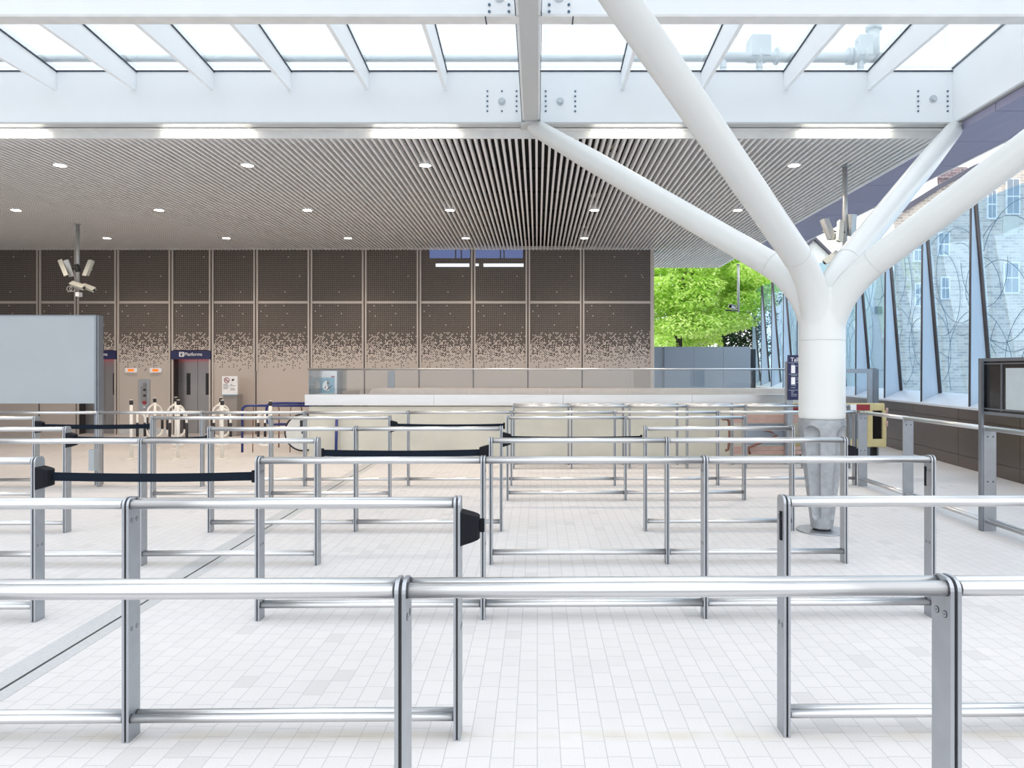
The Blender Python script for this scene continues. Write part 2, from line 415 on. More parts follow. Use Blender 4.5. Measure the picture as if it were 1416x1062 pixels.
D = .092
def post_at(root, x, y, bolts):
    b = MB()
    for s in (-1, 1):
        xa = x+s*.0045; b.prism(plate_profile(xa, y, D, RH), (s*.0105,0,0))
    p = b.build('post', M['steel_plate'], root)
    b = MB(); b.prism(plate_profile(x-.0044, y+.010, D-.02, RH-.012, .024), (.0088,0,0))
    b.build('joint_strip', M['steel_dark'], p)
    if bolts:
        side = 1 if x < .1 else -1
        for z in (.965, .49):
            for yy in (.026, .066):
                o = share(bolt_s, 'bolt', (x+side*.015-(0 if side > 0 else .0012), y+yy, z), p)
    return p
def rails(root, p0, p1):
    (x0,y0),(x1,y1) = p0, p1
    for nm, z, r in (('top_rail', 1.036, .0205), ('bottom_rail', .097, .0185)):
        for dy in (.0215, D-.0215):
            b = MB(); b.tube([(x0+.015,y0+dy,z),(x1-.015,y1+dy,z)], r, 18); b.mi = 1
            b.tube([(x0+.015,y0+dy,z),(x0+.019,y0+dy,z)], r+.0007, 18); b.tube([(x1-.019,y1+dy,z),(x1-.015,y1+dy,z)], r+.0007, 18)
            b.build(nm, [M['steel'], M['steel_dark']], root)
def cassette(post, x, y, side, belt_to=None, tip=True):
    """black belt housing bolted to the outer face of an end post; side +1 points right"""
    x0 = x+side*.015
    pl = []
    for k in range(9):
        t = -1+2*k/8; pl.append((.083*(1-.22*t*t) if abs(t) < .99 else .05, y+D/2+t*.048))
    b = MB(); zt, zb = 1.0, .853
    lo = [Vector((x0, y+D/2-.05, 0)), Vector((x0, y+D/2+.05, 0))]
    top_, bot_ = [], []
    for (dx, yy) in pl:
        f = dx/.083
        top_.append((x0+side*dx, yy, zt-.022*f)); bot_.append((x0+side*dx, yy, zb+.026*f))
    T = [(x0, y+D/2-.05, zt)]+top_+[(x0, y+D/2+.05, zt)]; B_ = [(x0, y+D/2-.05, zb)]+bot_+[(x0, y+D/2+.05, zb)]
    vt = [b.bm.verts.new(q) for q in T]; vb = [b.bm.verts.new(q) for q in B_]; n = len(T)
    b.bm.faces.new(vt); b.bm.faces.new(vb[::-1])
    for i in range(n): b.bm.faces.new((vt[i], vt[(i+1)%n], vb[(i+1)%n], vb[i]))
    c = b.build('belt_cassette', M['black'], post)
    xe = x0+side*.081
    if belt_to is None:
        b = MB(); b.box((xe, y+D/2-.008, .905), (xe+side*.022, y+D/2+.008, .965)); b.build('belt_clip', M['black'], c, bevel=.003)
    else:
        bx, by = belt_to
        b = MB(); n = 20; q = []
        for i in range(n+1):
            t = i/n; sag = .010*4*t*(1-t)
            q.append((xe+(bx-xe)*t, y+D/2+(by-y)*t, .962-sag))
        for i in range(n):
            a, d = q[i], q[i+1]; h = .055
            for e in (-.0012, .0012): b.poly([(a[0],a[1]+e,a[2]),(d[0],d[1]+e,d[2]),(d[0],d[1]+e,d[2]-h),(a[0],a[1]+e,a[2]-h)])
        b.build('belt', M['tape'], c)
        b = MB(); b.box((bx, by+D/2-.009, .892),(bx-side*.022, by+D/2+.009, .972)); b.build('belt_clip', M['black'], c, bevel=.003)
def receiver(post, x, y, side):
    b = MB(); x0 = x+side*.015; b.box((x0, y+D/2-.012-.01, .865),(x0+side*.006, y+D/2+.012-.01, .995)); b.build('belt_receiver', M['black'], post, bevel=.003)

K = .000014
def rowY(Y0, px): return Y0*(1+K*(px-173))
def barrier(Y0, pxs, label, left=None, right=None, bolts=False):
    pts = []
    for px in pxs:
        Y = rowY(Y0, px); pts.append(((px-VX)*Y/F, Y))
    mid = pts[len(pts)//2]
    root = empty('queue_barrier', (mid[0], mid[1], 0), label, 'queue barrier', 'steel queue barriers')
    ps = [post_at(root, x, y, bolts) for (x, y) in pts]
    for a, c in zip(pts[:-1], pts[1:]): rails(root, a, c)
    for which, p, pt, s in (('l', ps[0], pts[0], -1), ('r', ps[-1], pts[-1], 1)):
        v = left if which == 'l' else right
        if v is None: continue
        if v == 'recv': receiver(p, pt[0], pt[1], s)
        elif v == 'inner': receiver(p, pt[0]-.03, pt[1]-.02, -s)
        elif v == 'cass': cassette(p, pt[0], pt[1], s)
        else:
            Y = rowY(Y0, v); cassette(p, pt[0], pt[1], s, ((v-VX)*Y/F-s*.016, Y))
    return root
barrier(1.892, [-214, 553, 1322.3, 2091], 'nearest steel queue barrier, crossing the whole foreground', bolts=True)
barrier(3.146, [-285, 173, 631.7], 'left steel barrier of second row, black retracted belt cassette on its right end post', right='cass', bolts=True)
barrier(3.152, [1088.8, 1546], 'right steel barrier of second row, left end post with black receiver slot', left='recv', bolts=True)
barrier(4.665, [-265, 45.3], 'left steel barrier of third row, black cassette pulling a dark belt rightwards', right=352.5, bolts=True)
barrier(4.665, [355.4, 667.5, 976.3, 1291.4], 'long steel barrier of third row with four posts, spanning the picture centre to the right', right='inner', bolts=True)
barrier(5.99, [-52, 192.9, 436.9], 'left steel barrier of fourth row, ending where a sagging belt arrives from the right')
barrier(5.99, [678.4, 923.6, 1170.3], 'right steel barrier of fourth row, black cassettes on both end posts', left=439.5, right='cass')
barrier(7.23, [-115, 88.4], 'left steel barrier of fifth row, cassette with thin dark belt running right', right=286.3)
barrier(7.23, [288.5, 490.5, 692.9], 'middle steel barrier of fifth row, cassette at right end post with a belt', right=891.3)
barrier(7.23, [893.3, 1097.2], 'short right steel barrier of fifth row, ending in front of the white column')
barrier(8.95, [-117, 46.4], 'left steel barrier of sixth row, belt stretched below the blank silver board', right=207.6)
barrier(8.95, [209, 373, 538], 'middle steel barrier of sixth row, before the luggage hoops', right=699.8)
barrier(8.95, [701.7, 865.4, 1030.2], 'right steel barrier of sixth row, in front of the concrete parapet')
barrier(10.1, [-10, 134.5, 277.8, 420.3, 564, 707, 850.5, 993.5, 1140, 1183.5], 'long far steel barrier running from the blank board post to the right hand fence corner')
barrier(11.85, [710.5, 790.5, 871, 951, 1032, 1112, 1175], 'low looking steel barrier close to the concrete parapet, nearer of two')
barrier(12.35, [711, 786, 862, 937, 1013, 1088], 'steel barrier just behind another, nearest to the concrete parapet')

# fence on the right, running away from the camera
fr = empty('queue_barrier', (4.6, 8, 0), 'right hand steel fence running away from the viewer beside the bronze wall', 'queue barrier', 'steel queue barriers')
XF = 4.52; FY = [10.19, 8.94, 7.33, 5.75]
for y in FY:
    b = MB()
    for s in (-1, 1): b.box((XF, y+s*.004, 0),(XF+.125, y+s*.015, RH-.04))
    p = b.build('post', M['steel_plate'], fr, bevel=.004)
    b = MB(); b.box((XF+.008, y-.004, 0),(XF+.117, y+.004, RH-.05)); b.build('joint_strip', M['steel_dark'], p)
    for dx in (.035, .09):
        for z in (.955, .50):
            bb = MB(); bb.disc((XF+dx, y-.0152, z), (0,-1,0), .008, .0015, 12); bb.build('bolt', M['steel_dark'], p)
for a, c in zip(FY[:-1], FY[1:]):
    for nm, z, r in (('top_rail',1.036,.021),('bottom_rail',.10,.019)):
        for dx in (.025, .10):
            b = MB(); b.tube([(XF+dx,a-.015,z),(XF+dx,c+.015,z)], r, 16); b.build(nm, M['steel'], fr)

# ------------------------------------------------------------------ tree column
cx, cy = 2.884, 7.33
tc_ = empty('tree_column', (cx, cy, 0), 'white branching tree column on a fluted grey cone base, right of centre', 'column')
b = MB()
Rt = .225
ends = [(-.08,9.36,4.80),(-.06,4.55,4.80),(5.45,9.40,4.80),(5.45,4.68,4.80)]
NZ = [Vector((cx,cy,2.40)), Vector((cx,cy,2.42)), Vector((cx,cy,2.42)), Vector((cx,cy,2.32))]
b.tube([(cx,cy,1.13),(cx,cy,1.5),(cx,cy,1.92),(cx,cy,2.12),(cx,cy,2.36)], [Rt,Rt,Rt,Rt,Rt*.9], 40)
for ei, e in enumerate(ends):
    Nn = NZ[ei]; e = Vector(e); d = (e-Nn).normalized(); L = (e-Nn).length
    p0 = Vector((cx,cy,1.80)); p2 = Nn+d*.62; path = []; rad = []
    h = Vector((d.x, d.y, 0)).normalized()*.05
    for k in range(13):
        t = k/12; path.append((1-t)**2*(p0+h)+2*t*(1-t)*(Nn+h*.5)+t*t*p2); rad.append(.160+(.138-.160)*t)
    for k in range(1, 25):
        s = .62+(L-.62)*k/24; f = k/24
        path.append(Nn+d*s)
        r = .138+(.130-.138)*f if f < .7 else .1324+(.108-.1324)*((f-.7)/.3)
        if f > .96: r *= .82
        rad.append(r)
    b.tube(path, rad, 32)
trunk = b.build('trunk', M['trunk_white'], tc_)
rm = trunk.modifiers.new('remesh', 'REMESH'); rm.mode = 'VOXEL'; rm.voxel_size = .017; rm.use_smooth_shade = True
sm = trunk.modifiers.new('smooth', 'SMOOTH'); sm.factor = .5; sm.iterations = 14
b = MB(); b.tube(arc((cx,cy,1.93), Rt+.0005, 0, 2*math.pi*47/48, 47, (1,0,0), (0,1,0)), .003, 6, closed=True); b.build('weld_ring', M['beam_soffit'], tc_)
for ei, e in enumerate(ends):
    Nn = NZ[ei]; e = Vector(e); d = (e-Nn).normalized(); c = Nn+d*.62
    u = d.cross(Vector((0,0,1))).normalized(); v = d.cross(u)
    b = MB(); b.tube(arc(c, .138, 0, 2*math.pi*35/36, 35, u, v), .002, 6, closed=True); b.build('weld_ring', M['beam_soffit'], tc_)
    b = MB(); b.disc((e.x, e.y, 4.775), (0,0,1), .135, .045, 28); b.build('pin_collar', M['beam_soffit'], tc_)
# fluted base
tov = Vector((-cx, -cy, 0)).normalized(); rgt = Vector((-tov.y, tov.x, 0))
b = MB(); nz_, na = 170, 288; zb, zt = .035, 1.135
rows = []
for i in range(nz_+1):
    t = i/nz_; z = zb+(zt-zb)*t; R = .105+(Rt+.003-.105)*min(1, t/.93)
    ring = []
    for k in range(na):
        ph = 2*math.pi*k/na; dep = 0
        for f0 in (-26, 62, 152, 242):
            dph = (math.degrees(ph)-f0+180) % 360-180
            s = math.radians(dph)*R; hw = .385*R
            zc = min(max(z, .13+hw), 1.075-hw)
            dist = math.hypot(s, (z-zc))/hw
            if dist < 1: dep = max(dep, .056*R/.2*(1-dist*dist)**.5)
        r = R-dep; dirv = math.cos(ph)*tov+math.sin(ph)*rgt
        ring.append(b.bm.verts.new((cx+dirv.x*r, cy+dirv.y*r, z)))
    rows.append(ring)
for i in range(nz_):
    for k in range(na):
        f = b.bm.faces.new((rows[i][k], rows[i][(k+1)%na], rows[i+1][(k+1)%na], rows[i+1][k])); f.smooth = True
b.bm.faces.new(rows[0][::-1]); b.bm.faces.new(rows[-1])
cb_ = b.build('fluted_base', M['cast'], tc_); tag(cb_, 'grey fluted cone base')
b = MB(); b.tube([(cx,cy,0),(cx,cy,.014)], .245, 56); b.build('base_plate', M['steel_plate'], tc_)
b = MB(); b.tube([(cx,cy,.012),(cx,cy,.05)], .085, 32); b.build('base_stub', M['steel_dark'], tc_)

# ------------------------------------------------------------------ roof: skylight structure
sky = empty('window_1', (0, 8, 4.8), 'glazed roof with white beams and tapered rafters over the queue area', 'skylight', kind='structure')
zb0 = 4.82
XL, XR = -9.6, 5.40
b = MB(); b.box((XL, 9.40, zb0+.02),(XR, 9.52, 5.52)); b.build('roof_beam', M['beam_white'], sky)
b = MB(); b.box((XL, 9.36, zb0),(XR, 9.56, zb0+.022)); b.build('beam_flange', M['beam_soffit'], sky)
b = MB(); b.box((XL, 6.54, zb0+.02),(XR, 6.665, 5.75)); b.build('roof_beam', M['beam_white'], sky)
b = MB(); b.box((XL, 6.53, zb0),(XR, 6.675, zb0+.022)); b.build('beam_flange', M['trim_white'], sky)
b = MB(); b.box((-.19, 2.5, zb0+.012),(.030, 9.39, 5.9)); b.build('roof_beam', M['beam_white'], sky)
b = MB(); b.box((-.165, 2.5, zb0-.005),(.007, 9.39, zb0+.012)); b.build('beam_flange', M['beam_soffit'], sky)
for xx in (-.20, .034):
    b = MB(); b.box((xx, 2.5, zb0+.006),(xx+.006, 9.385, zb0+.05)); b.build('beam_joint', M['gasket'], sky)
b = MB(); b.box((-.215, 9.30, zb0-.035),(.055, 9.50, zb0-.004)); b.build('bearing_plate', M['beam_soffit'], sky)
# right edge beam: inner face rises towards the viewer
b = MB(); b.prism([(XR,9.46,zb0+.02),(XR,9.46,5.56),(XR,2.5,6.11),(XR,2.5,zb0+.02)], (.17,0,0)); b.build('roof_beam', M['beam_white'], sky)
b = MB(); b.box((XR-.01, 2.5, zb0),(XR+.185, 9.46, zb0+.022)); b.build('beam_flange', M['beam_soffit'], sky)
rx = [PX(p, 9.4) for p in (-140, -32, 76, 186, 293.5, 400.5, 508, 615.5)]
rx2 = [PX(p, 9.4) for p in (861, 972, 1086, 1202)]
for x in rx+rx2:
    b = MB(); b.prism([(x-.022,9.40,5.27),(x-.022,9.40,5.50),(x-.022,6.66,5.72),(x-.022,6.66,5.27)], (.044,0,0)); r_ = b.build('roof_rafter', M['beam_white'], sky)
    b = MB(); b.prism([(x-.034,9.40,5.50),(x-.034,9.40,5.518),(x-.034,6.66,5.738),(x-.034,6.66,5.72)], (.068,0,0)); b.build('glazing_gasket', M['gasket'], r_)
edges = rx+[-.08]+rx2+[XR]
for a, c in zip(edges[:-1], edges[1:]):
    b = MB(); b.prism([(a,9.50,5.525),(a,9.50,5.533),(a,6.56,5.765),(a,6.56,5.757)], (c-a,0,0)); b.build('glass_pane', M['glass_roof'], sky)
for x in rx+rx2:
    b = MB(); b.box((x-.022,2.5,5.30),(x+.022,6.54,5.76)); b.build('roof_rafter', M['beam_white'], sky)
for a, c in zip(edges[:-1], edges[1:]):
    b = MB(); b.box((a,2.5,5.765),(c,6.55,5.773)); b.build('glass_pane', M['glass_roof'], sky)
b = MB(); b.box((XL,9.39,5.508),(XR,9.41,5.526)); b.build('glazing_gasket', M['gasket'], sky)
b = MB(); b.prism([(XR-.012,9.40,5.54),(XR-.012,9.40,5.562),(XR-.012,6.66,5.78),(XR-.012,6.66,5.758)], (.012,0,0)); b.build('glazing_gasket', M['gasket'], sky)
# bolts on the far beam and the near beam
_b = MB(); _b.disc((0,0,0),(0,-1,0),.0125,.008,12); bs = _b.build('bolt', M['bolt']); bm_ = bs.data; bpy.data.objects.remove(bs)
bolt_f = _S(); bolt_f.data = bm_
_b = MB(); _b.disc((0,0,0),(0,-1,0),.048,.010,28); _b.disc((0,-.01,0),(0,-1,0),.030,.022,6); cs = _b.build('bolt_cap', M['bolt_white']); cm_ = cs.data; bpy.data.objects.remove(cs)
cap_f = _S(); cap_f.data = cm_
for px in (674, 714.4, 754.6, 795.4, 1269.5, 1310.3):
    for py in (126.2, 133.2, 140, 147, 153.8):
        share(bolt_f, 'bolt', P(px, py, 9.398), sky)
for px, py in ((694,126.2),(694,153.8)): share(bolt_f, 'bolt', P(px, py, 9.398), sky)
for px, py in ((694,140.4),(774.5,140.4),(1290.5,136.8)): share(cap_f, 'bolt_cap', P(px, py, 9.398), sky)
for px in (676.6, 703.7, 759.5, 786.5):
    for py in (6.8, 16.2): share(bolt_f, 'bolt', P(px, py, 6.538), sky)
for px in (690.5, 773): share(cap_f, 'bolt_cap', P(px, -4, 6.538), sky)
for px in (672, 792):
    b = MB(); b.box((PX(px,6.6)-.006, 6.528, zb0-.003),(PX(px,6.6)+.006, 6.677, zb0+.002)); b.build('beam_joint', M['gasket'], sky)

# ------------------------------------------------------------------ slatted ceiling
ceil_ = empty('ceiling', (0, 14, ZC), 'ceiling of thin light grey slats running away from the viewer under a black void', 'ceiling', kind='structure')
b = MB(); x = -15.4; pitch = .0915
while x < 5.40:
    y1 = 21.6 if x > 3.0 else YW
    b.box((x, YF+.02, ZC),(x+.034, y1, ZC+.085)); x += pitch
b.build('ceiling_slats', M['slat'], ceil_)
b = MB(); b.box((-15.5, YF+.1, ZC+.26),(5.44, 21.6, ZC+.32)); b.build('ceiling_void', M['void'], ceil_)
for y in [YF+.3+i*1.5 for i in range(8)]:
    b = MB(); b.box((-15.4, y, ZC+.086),(5.42 if y < YW else 5.42, y+.04, ZC+.12)); b.build('carrier_bar', M['void'], ceil_)
b = MB(); b.box((-15.4, YW-.16, ZC-.002),(3.0, YW-.12, ZC+.08)); b.build('edge_angle', M['slat'], ceil_)
b = MB(); b.box((2.98, 21.55, ZC-.004),(5.44, 21.62, ZC+.25)); b.build('edge_angle', M['slat'], ceil_)
b = MB(); b.box((5.40, YF, ZC-.004),(5.44, 21.6, ZC+.25)); b.build('edge_angle', M['slat'], ceil_)
b = MB(); b.box((-15.5, YF-.005, ZC-.002),(5.42, YF+.02, ZC+.10)); b.box((-15.5, 9.5, ZC+.09),(5.42, YF+.02, ZC+.10))
tag(b.build('trim_1', M['trim_white']), 'white edge strip in front of the slatted ceiling', 'trim', kind='structure')
so = empty('trim_2', (5.9, 14, ZC), 'violet grey soffit panels along the right edge of the slatted ceiling', 'soffit', kind='structure')
yy = 4.0
while yy < 19.4:
    b = MB(); y2 = min(yy+1.15, 19.4); e0, e1 = 6.17+.0135*yy, 6.17+.0135*y2
    b.prism([(5.445, yy, ZC),(e0, yy, ZC),(e1, y2-.012, ZC),(5.445, y2-.012, ZC)], (0,0,.10)); b.build('soffit_panel', M['soffit'], so); yy += 1.15
b = MB(); b.prism([(5.46,4.0,ZC+.105),(6.20,4.0,ZC+.105),(6.42,19.4,ZC+.105),(5.46,19.4,ZC+.105)], (0,0,.3)); b.build('soffit_back', M['joint'], so)
b = MB(); b.prism([(6.17+.0135*4,4.0,ZC-.01),(6.20+.0135*4,4.0,ZC-.01),(6.20+.0135*19.4,19.4,ZC-.01),(6.17+.0135*19.4,19.4,ZC-.01)], (0,0,.4)); b.build('fascia', M['beam_white'], so)

# downlights
def downlight(x, y, label, power):
    r = empty('downlight', (x, y, ZC), label, 'downlight', 'round ceiling downlights')
    b = MB()
    n = 28; ro, ri = .10, .082
    top = [[Vector((x+rr*math.cos(2*math.pi*k/n), y+rr*math.sin(2*math.pi*k/n), z)) for k in range(n)] for rr, z in ((ro, ZC-.012),(ro, ZC+.16),(ri, ZC+.16),(ri, ZC-.012))]
    vs = [[b.bm.verts.new(q) for q in ring] for ring in top]
    for i in range(4):
        A, B2 = vs[i], vs[(i+1)%4]
        for k in range(n): b.bm.faces.new((A[k], A[(k+1)%n], B2[(k+1)%n], B2[k]))
    b.build('housing', M['slat'], r)
    b = MB(); b.disc((x,y,ZC-.008),(0,0,1), .081, .02, 28); b.build('lamp', M['lamp'], r)
rows = [(10.84, (83,342,588,846,1098), 'nearest'), (13.86, (22,220,425,622,822,1020), 'middle'), (16.79, (148,313,481,644,808), 'farthest')]
for (y, xs, nm) in rows:
    for i, px in enumerate(xs):
        o = ['first','second','third','fourth','fifth','sixth'][i]
        downlight(PX(px, y), y, f'bright round downlight in the slatted ceiling, {o} from the left in the {nm} row', 1)
        L = bpy.data.lights.new('downlight_beam', 'SPOT'); L.energy = 190; L.color = (1,.84,.68); L.spot_size = 2.3; L.spot_blend = .8; L.shadow_soft_size = .08
        lo = bpy.data.objects.new('downlight_beam', L); COL.objects.link(lo); lo.location = (PX(px,y), y, ZC-.03)
# linear lights on the ledge
for i, (a, c) in enumerate(((-75,53),(222,343),(516,630),(822,942),(1113,1234))):
    x0, x1 = PX(a, 9.45), PX(c, 9.45)
    r = empty('linear_light', ((x0+x1)/2, 9.525, 4.80), f'bright white tube light under the roof beam, {["first","second","third","fourth","fifth"][i]} from the left', 'tube light', 'tube lights along the ceiling edge')
    b = MB(); b.box((x0-.03, 9.50, 4.806),(x1+.03, 9.55, 4.82)); b.build('batten', M['trim_white'], r)
    b = MB(); b.tube([(x0,9.525,4.789),(x1,9.525,4.789)], .016, 14); b.build('tube', M['led'], r)

# ------------------------------------------------------------------ back wall with perforated cladding
wb = empty('wall_back', (0, YW, 0), 'perforated beige cladding wall with lifts', 'wall', kind='structure')
bounds = [-100, -26, 54.2, 106.5, 162, 237, 292.6, 354, 429, 504, 579.5, 654.5, 730, 805, 902.5]
zs = 3.375
LIFT = {3: (106.5,162), 5: (237,292.6)}
zhead = PZ(484.5, YW)
def perf_panel(x0, x1, z0, z1, seed_x):
    me_b = MB(); me_b.box((x0, YW, z0),(x1, YW+.03, z1))
    o = me_b.build('perforated_panel', M['perf'])
    o.parent = wb
    off = Vector((seed_x, YW, 0))            # pattern starts at each panel's own left edge
    o.data.transform(Matrix.Translation(-off)); o.location = off-WL['wall_back']
for i in range(len(bounds)-1):
    a, c = bounds[i], bounds[i+1]; x0, x1 = PX(a, YW), PX(c, YW)
    lift = (a, c) in LIFT.values()
    perf_panel(x0+.012, x1-.012, zs+.03, ZC+.35, x0)
    perf_panel(x0+.012, x1-.012, zhead+.012 if lift else 0, zs-.03, x0)
    b = MB()
    for s in (-1, 1):
        xm = x0+s*.038
        if i == 0 and s < 0: continue
        b.box((xm-.02, YW-.03, 1.62 if not (lift or (bounds[i-1], a) in LIFT.values()) else 0),(xm+.02, YW, ZC+.3))
    b.build('mullion', M['mullion'], wb)
    b = MB(); b.box((x0-.016, YW-.006, 0),(x0+.016, YW+.02, ZC+.3)); b.build('joint', M['joint'], wb)
b = MB(); b.box((PX(902.5,YW)-.06, YW-.03, 0),(PX(902.5,YW)+.03, YW+.5, ZC+.3)); b.build('mullion', M['mullion'], wb)
for i in range(len(bounds)-1):
    x0, x1 = PX(bounds[i], YW)+.06, PX(bounds[i+1], YW)-.06
    b = MB(); b.box((x0, YW-.02, zs-.03),(x1, YW+.01, zs+.03)); b.build('transom', M['mullion'], wb)
b = MB(); b.box((PX(-100,YW), YW+.45, 0),(PX(902.5,YW)+.02, YW+.6, ZC+.4)); b.build('backing', M['joint'], wb)
b = MB(); b.box((PX(163.5,YW), YW-.02, 0),(PX(235.5,YW), YW, .17)); tag(b.build('baseboard_back', M['plinth']), 'light grey skirting between the two lifts', 'skirting', kind='structure')
# daylit windows behind the mesh
w3 = empty('window_3', (PX(655,YW), YW, 4.4), 'two blue lit windows behind the upper cladding', 'window', kind='structure')
for (a, c, p, q, m) in ((594,650,340,357,'win_blue'),(657,723,340,357,'win_blue'),(602.5,649,364.5,369,'win_strip'),(668.5,724,364.5,369,'win_strip'),(656,662,364.5,368,'win_strip')):
    b = MB(); b.box((PX(a,YW-.01), YW-.012, PZ(q,YW)),(PX(c,YW-.01), YW-.002, PZ(p,YW))); b.build('pane' if m == 'win_blue' else 'light_strip', M[m], w3)
for px in (630, 638, 692, 697):
    b = MB(); b.box((PX(px,YW-.01)-.015, YW-.02, PZ(358,YW)),(PX(px,YW-.01)+.015, YW-.011, PZ(340,YW))); b.build('glazing_bar', M['joint'], w3)

# lifts
for n_, (a, c) in ((1, LIFT[3]), (2, LIFT[5])):
    x0, x1 = PX(a, YW), PX(c, YW); zd = PZ(497.5, YW)
    side = 'left' if n_ == 1 else 'right'
    d = empty(f'door_{n_}', ((x0+x1)/2, YW, 0), f'{side} hand lift doorway with grey steel sliding doors', 'lift door', kind='structure')
    b = MB(); b.box((x0+.0, YW+.005, 0),(x0+.02, YW+.36, zhead)); b.box((x1-.02, YW+.005, 0),(x1, YW+.36, zhead)); b.box((x0, YW+.03, zd+.02),(x1, YW+.22, zhead)); b.build('jamb', M['dark_jamb'], d)
    xm = x0+(PX(273.5,18.82)-PX(237,YW))
    for (q0, q1, wp) in ((x0+.02, xm-.004, .62), (xm+.004, x1-.01, .62)):
        b = MB(); b.box((q0, YW+.32, 0),(q1, YW+.35, zd+.03)); lf = b.build('door_leaf', M['lift_steel'], d)
        xc = q0+(q1-q0)*wp if q0 < xm-.1 else q0+.27
        xc = x0+(PX(260.7 if q0 < xm-.1 else 287.2, 18.82)-PX(237,YW))
        b = MB(); b.box((xc-.05, YW+.316, PZ(546,18.8)),(xc+.05, YW+.321, PZ(516,18.8))); b.build('vision_panel', M['gloss_black'], lf)
    b = MB(); b.box((x0+.05, YW+.235, zd+.035),(x1-.05, YW+.275, zd+.055)); b.build('red_light', M['red_led'], d)
    s = empty('lift_sign', ((x0+x1)/2, YW-.03, zd), f'navy sign reading Platforms above the {side} lift', 'sign', 'navy lift signs')
    b = MB(); b.box((x0+.005, YW-.04, zd+.012),(x1-.005, YW+.004, zhead-.005)); b.build('sign_board', M['navy'], s)
    zc = PZ(490, YW-.04)
    text('Platforms', .118, (x0+.565*(x1-x0), YW-.043, zc), M['white_text'], 'lettering', s)
    xi = x0+.272*(x1-x0)
    b = MB(); b.box((xi-.06, YW-.044, zc-.06),(xi+.06, YW-.04, zc+.06)); ic = b.build('lift_symbol', M['white_text'], s)
    b = MB(); b.box((xi-.025, YW-.047, zc-.035),(xi+.025, YW-.044, zc+.015)); b.box((xi-.035, YW-.047, zc+.025),(xi-.005, YW-.044, zc+.045)); b.box((xi+.005, YW-.047, zc+.025),(xi+.035, YW-.044, zc+.045)); b.build('symbol_figure', M['navy'], ic)
for i, (a, c) in enumerate(((174.2,190.6),(208.2,224.4))):
    x0, x1 = PX(a,YW), PX(c,YW)
    r = empty('display_sign', ((x0+x1)/2, YW, 2.1), f'small white box with orange lit screen on the cladding, {"left" if i == 0 else "right"} one of two', 'display sign', 'orange lift displays')
    b = MB(); b.box((x0, YW-.05, PZ(515.3,YW)),(x1, YW-.002, PZ(508.8,YW))); b.build('case', M['white_text'], r, bevel=.006)
    b = MB(); b.box((x0+.075, YW-.054, PZ(513.6,YW)),(x1-.075, YW-.05, PZ(510.3,YW))); b.build('screen', M['orange_led'], r)
r = empty('lift_call_panel', (PX(200,YW), YW-.03, 1.0), 'grey steel lift call panel with round buttons between the lifts', 'call panel')
b = MB(); b.box((PX(192.3,YW), YW-.03, PZ(567,YW)),(PX(207.6,YW), YW-.002, PZ(524.5,YW))); b.build('back_plate', M['steel_plate'], r, bevel=.004)
b = MB(); b.box((PX(196.0,YW), YW-.045, PZ(558,YW)),(PX(204,YW), YW-.03, PZ(534,YW))); b.build('inset', M['lift_steel'], r)
for px, py, rr, m in ((199.5,531.5,.045,'lift_steel'),(200,539,.035,'steel_dark'),(200,547,.035,'steel_dark'),(199.8,556.8,.05,'red'),(199.7,563,.02,'white_text')):
    b = MB(); p = P(px, py, YW-.045); b.disc(p, (0,-1,0), rr, .012, 20); b.build('button', M[m], r)

# left wall (beyond the picture's left edge)
b = MB(); b.box((-15.8, 2, 0),(-15.5, YW+.6, ZC+.4)); tag(b.build('wall_left', M['panel']), 'plain beige wall beyond the left edge', 'wall', kind='structure')

# ------------------------------------------------------------------ facade on the right
def wx(y): return 5.88+.104*y
wr = empty('wall_right', (wx(14), 14, 0), 'low bronze metal clad wall under the glass facade', 'wall', kind='structure')
ys = [3.0+1.86*i for i in range(16)]
for a, c in zip(ys[:-1], ys[1:]):
    for z0, z1 in ((0.0,.20),(.206,.80),(.806,.985)):
        b = MB(); b.prism([(wx(a),a,z0),(wx(c-.008),c-.008,z0),(wx(c-.008)+.06,c-.008,z0),(wx(a)+.06,a,z0)], (0,0,z1-z0)); b.build('cladding_panel', M['bronze'], wr)
b = MB(); b.prism([(wx(3)+.03,3,0),(wx(31)+.03,31,0),(wx(31)+.25,31,0),(wx(3)+.25,3,0)], (0,0,.98)); b.build('wall_core', M['joint'], wr)
def zsill(y): return 1.0
b = MB(); b.prism([(wx(3)-.04,3,.985),(wx(3)-.04,3,1.02),(wx(3)+.40,3,1.22),(wx(3)+.40,3,.985)], (wx(31)-wx(3),28,0)); tag(b.build('trim_3', M['sill']), 'pale sloping sill under the glass facade', 'sill', kind='structure')
fac = empty('window_2', (wx(14)+.3, 14, 1.0), 'leaning blue glass facade with steel fins and dark arc pattern', 'glass facade', kind='structure')
FYs = [11.9+1.86*k for k in range(-3, 11)]
def ztop(y): return 4.42+.035*(y-11.9)
def gx(y, z):   # glass plane leans inwards as it rises
    t = (z-1.22)/3.2
    return wx(y)+.37-.26*t
for y in FYs:
    zt = ztop(y); xa = wx(y)
    b = MB(); b.prism([(xa,y,1.03),(gx(y,1.20)-.02,y,1.20),(gx(y,zt)-.02,y,zt),(xa+.02,y,zt-.05)], (0,.012,0)); fn = b.build('fin', M['fin'], fac)
    b = MB(); b.tube([(xa-.002,y+.006,1.02),(xa+.018,y+.006,zt-.05)], .017, 10); b.build('fin_edge', M['fin_edge'], fn)
    b = MB(); b.tube([(gx(y,1.2)-.02,y-.004,1.20),(gx(y,zt)-.02,y-.004,zt)], .034, 12); b.build('glazing_bar', M['fin_edge'], fn)
rnd = random.Random(3)
CIRC = []
yq_ = 6.0
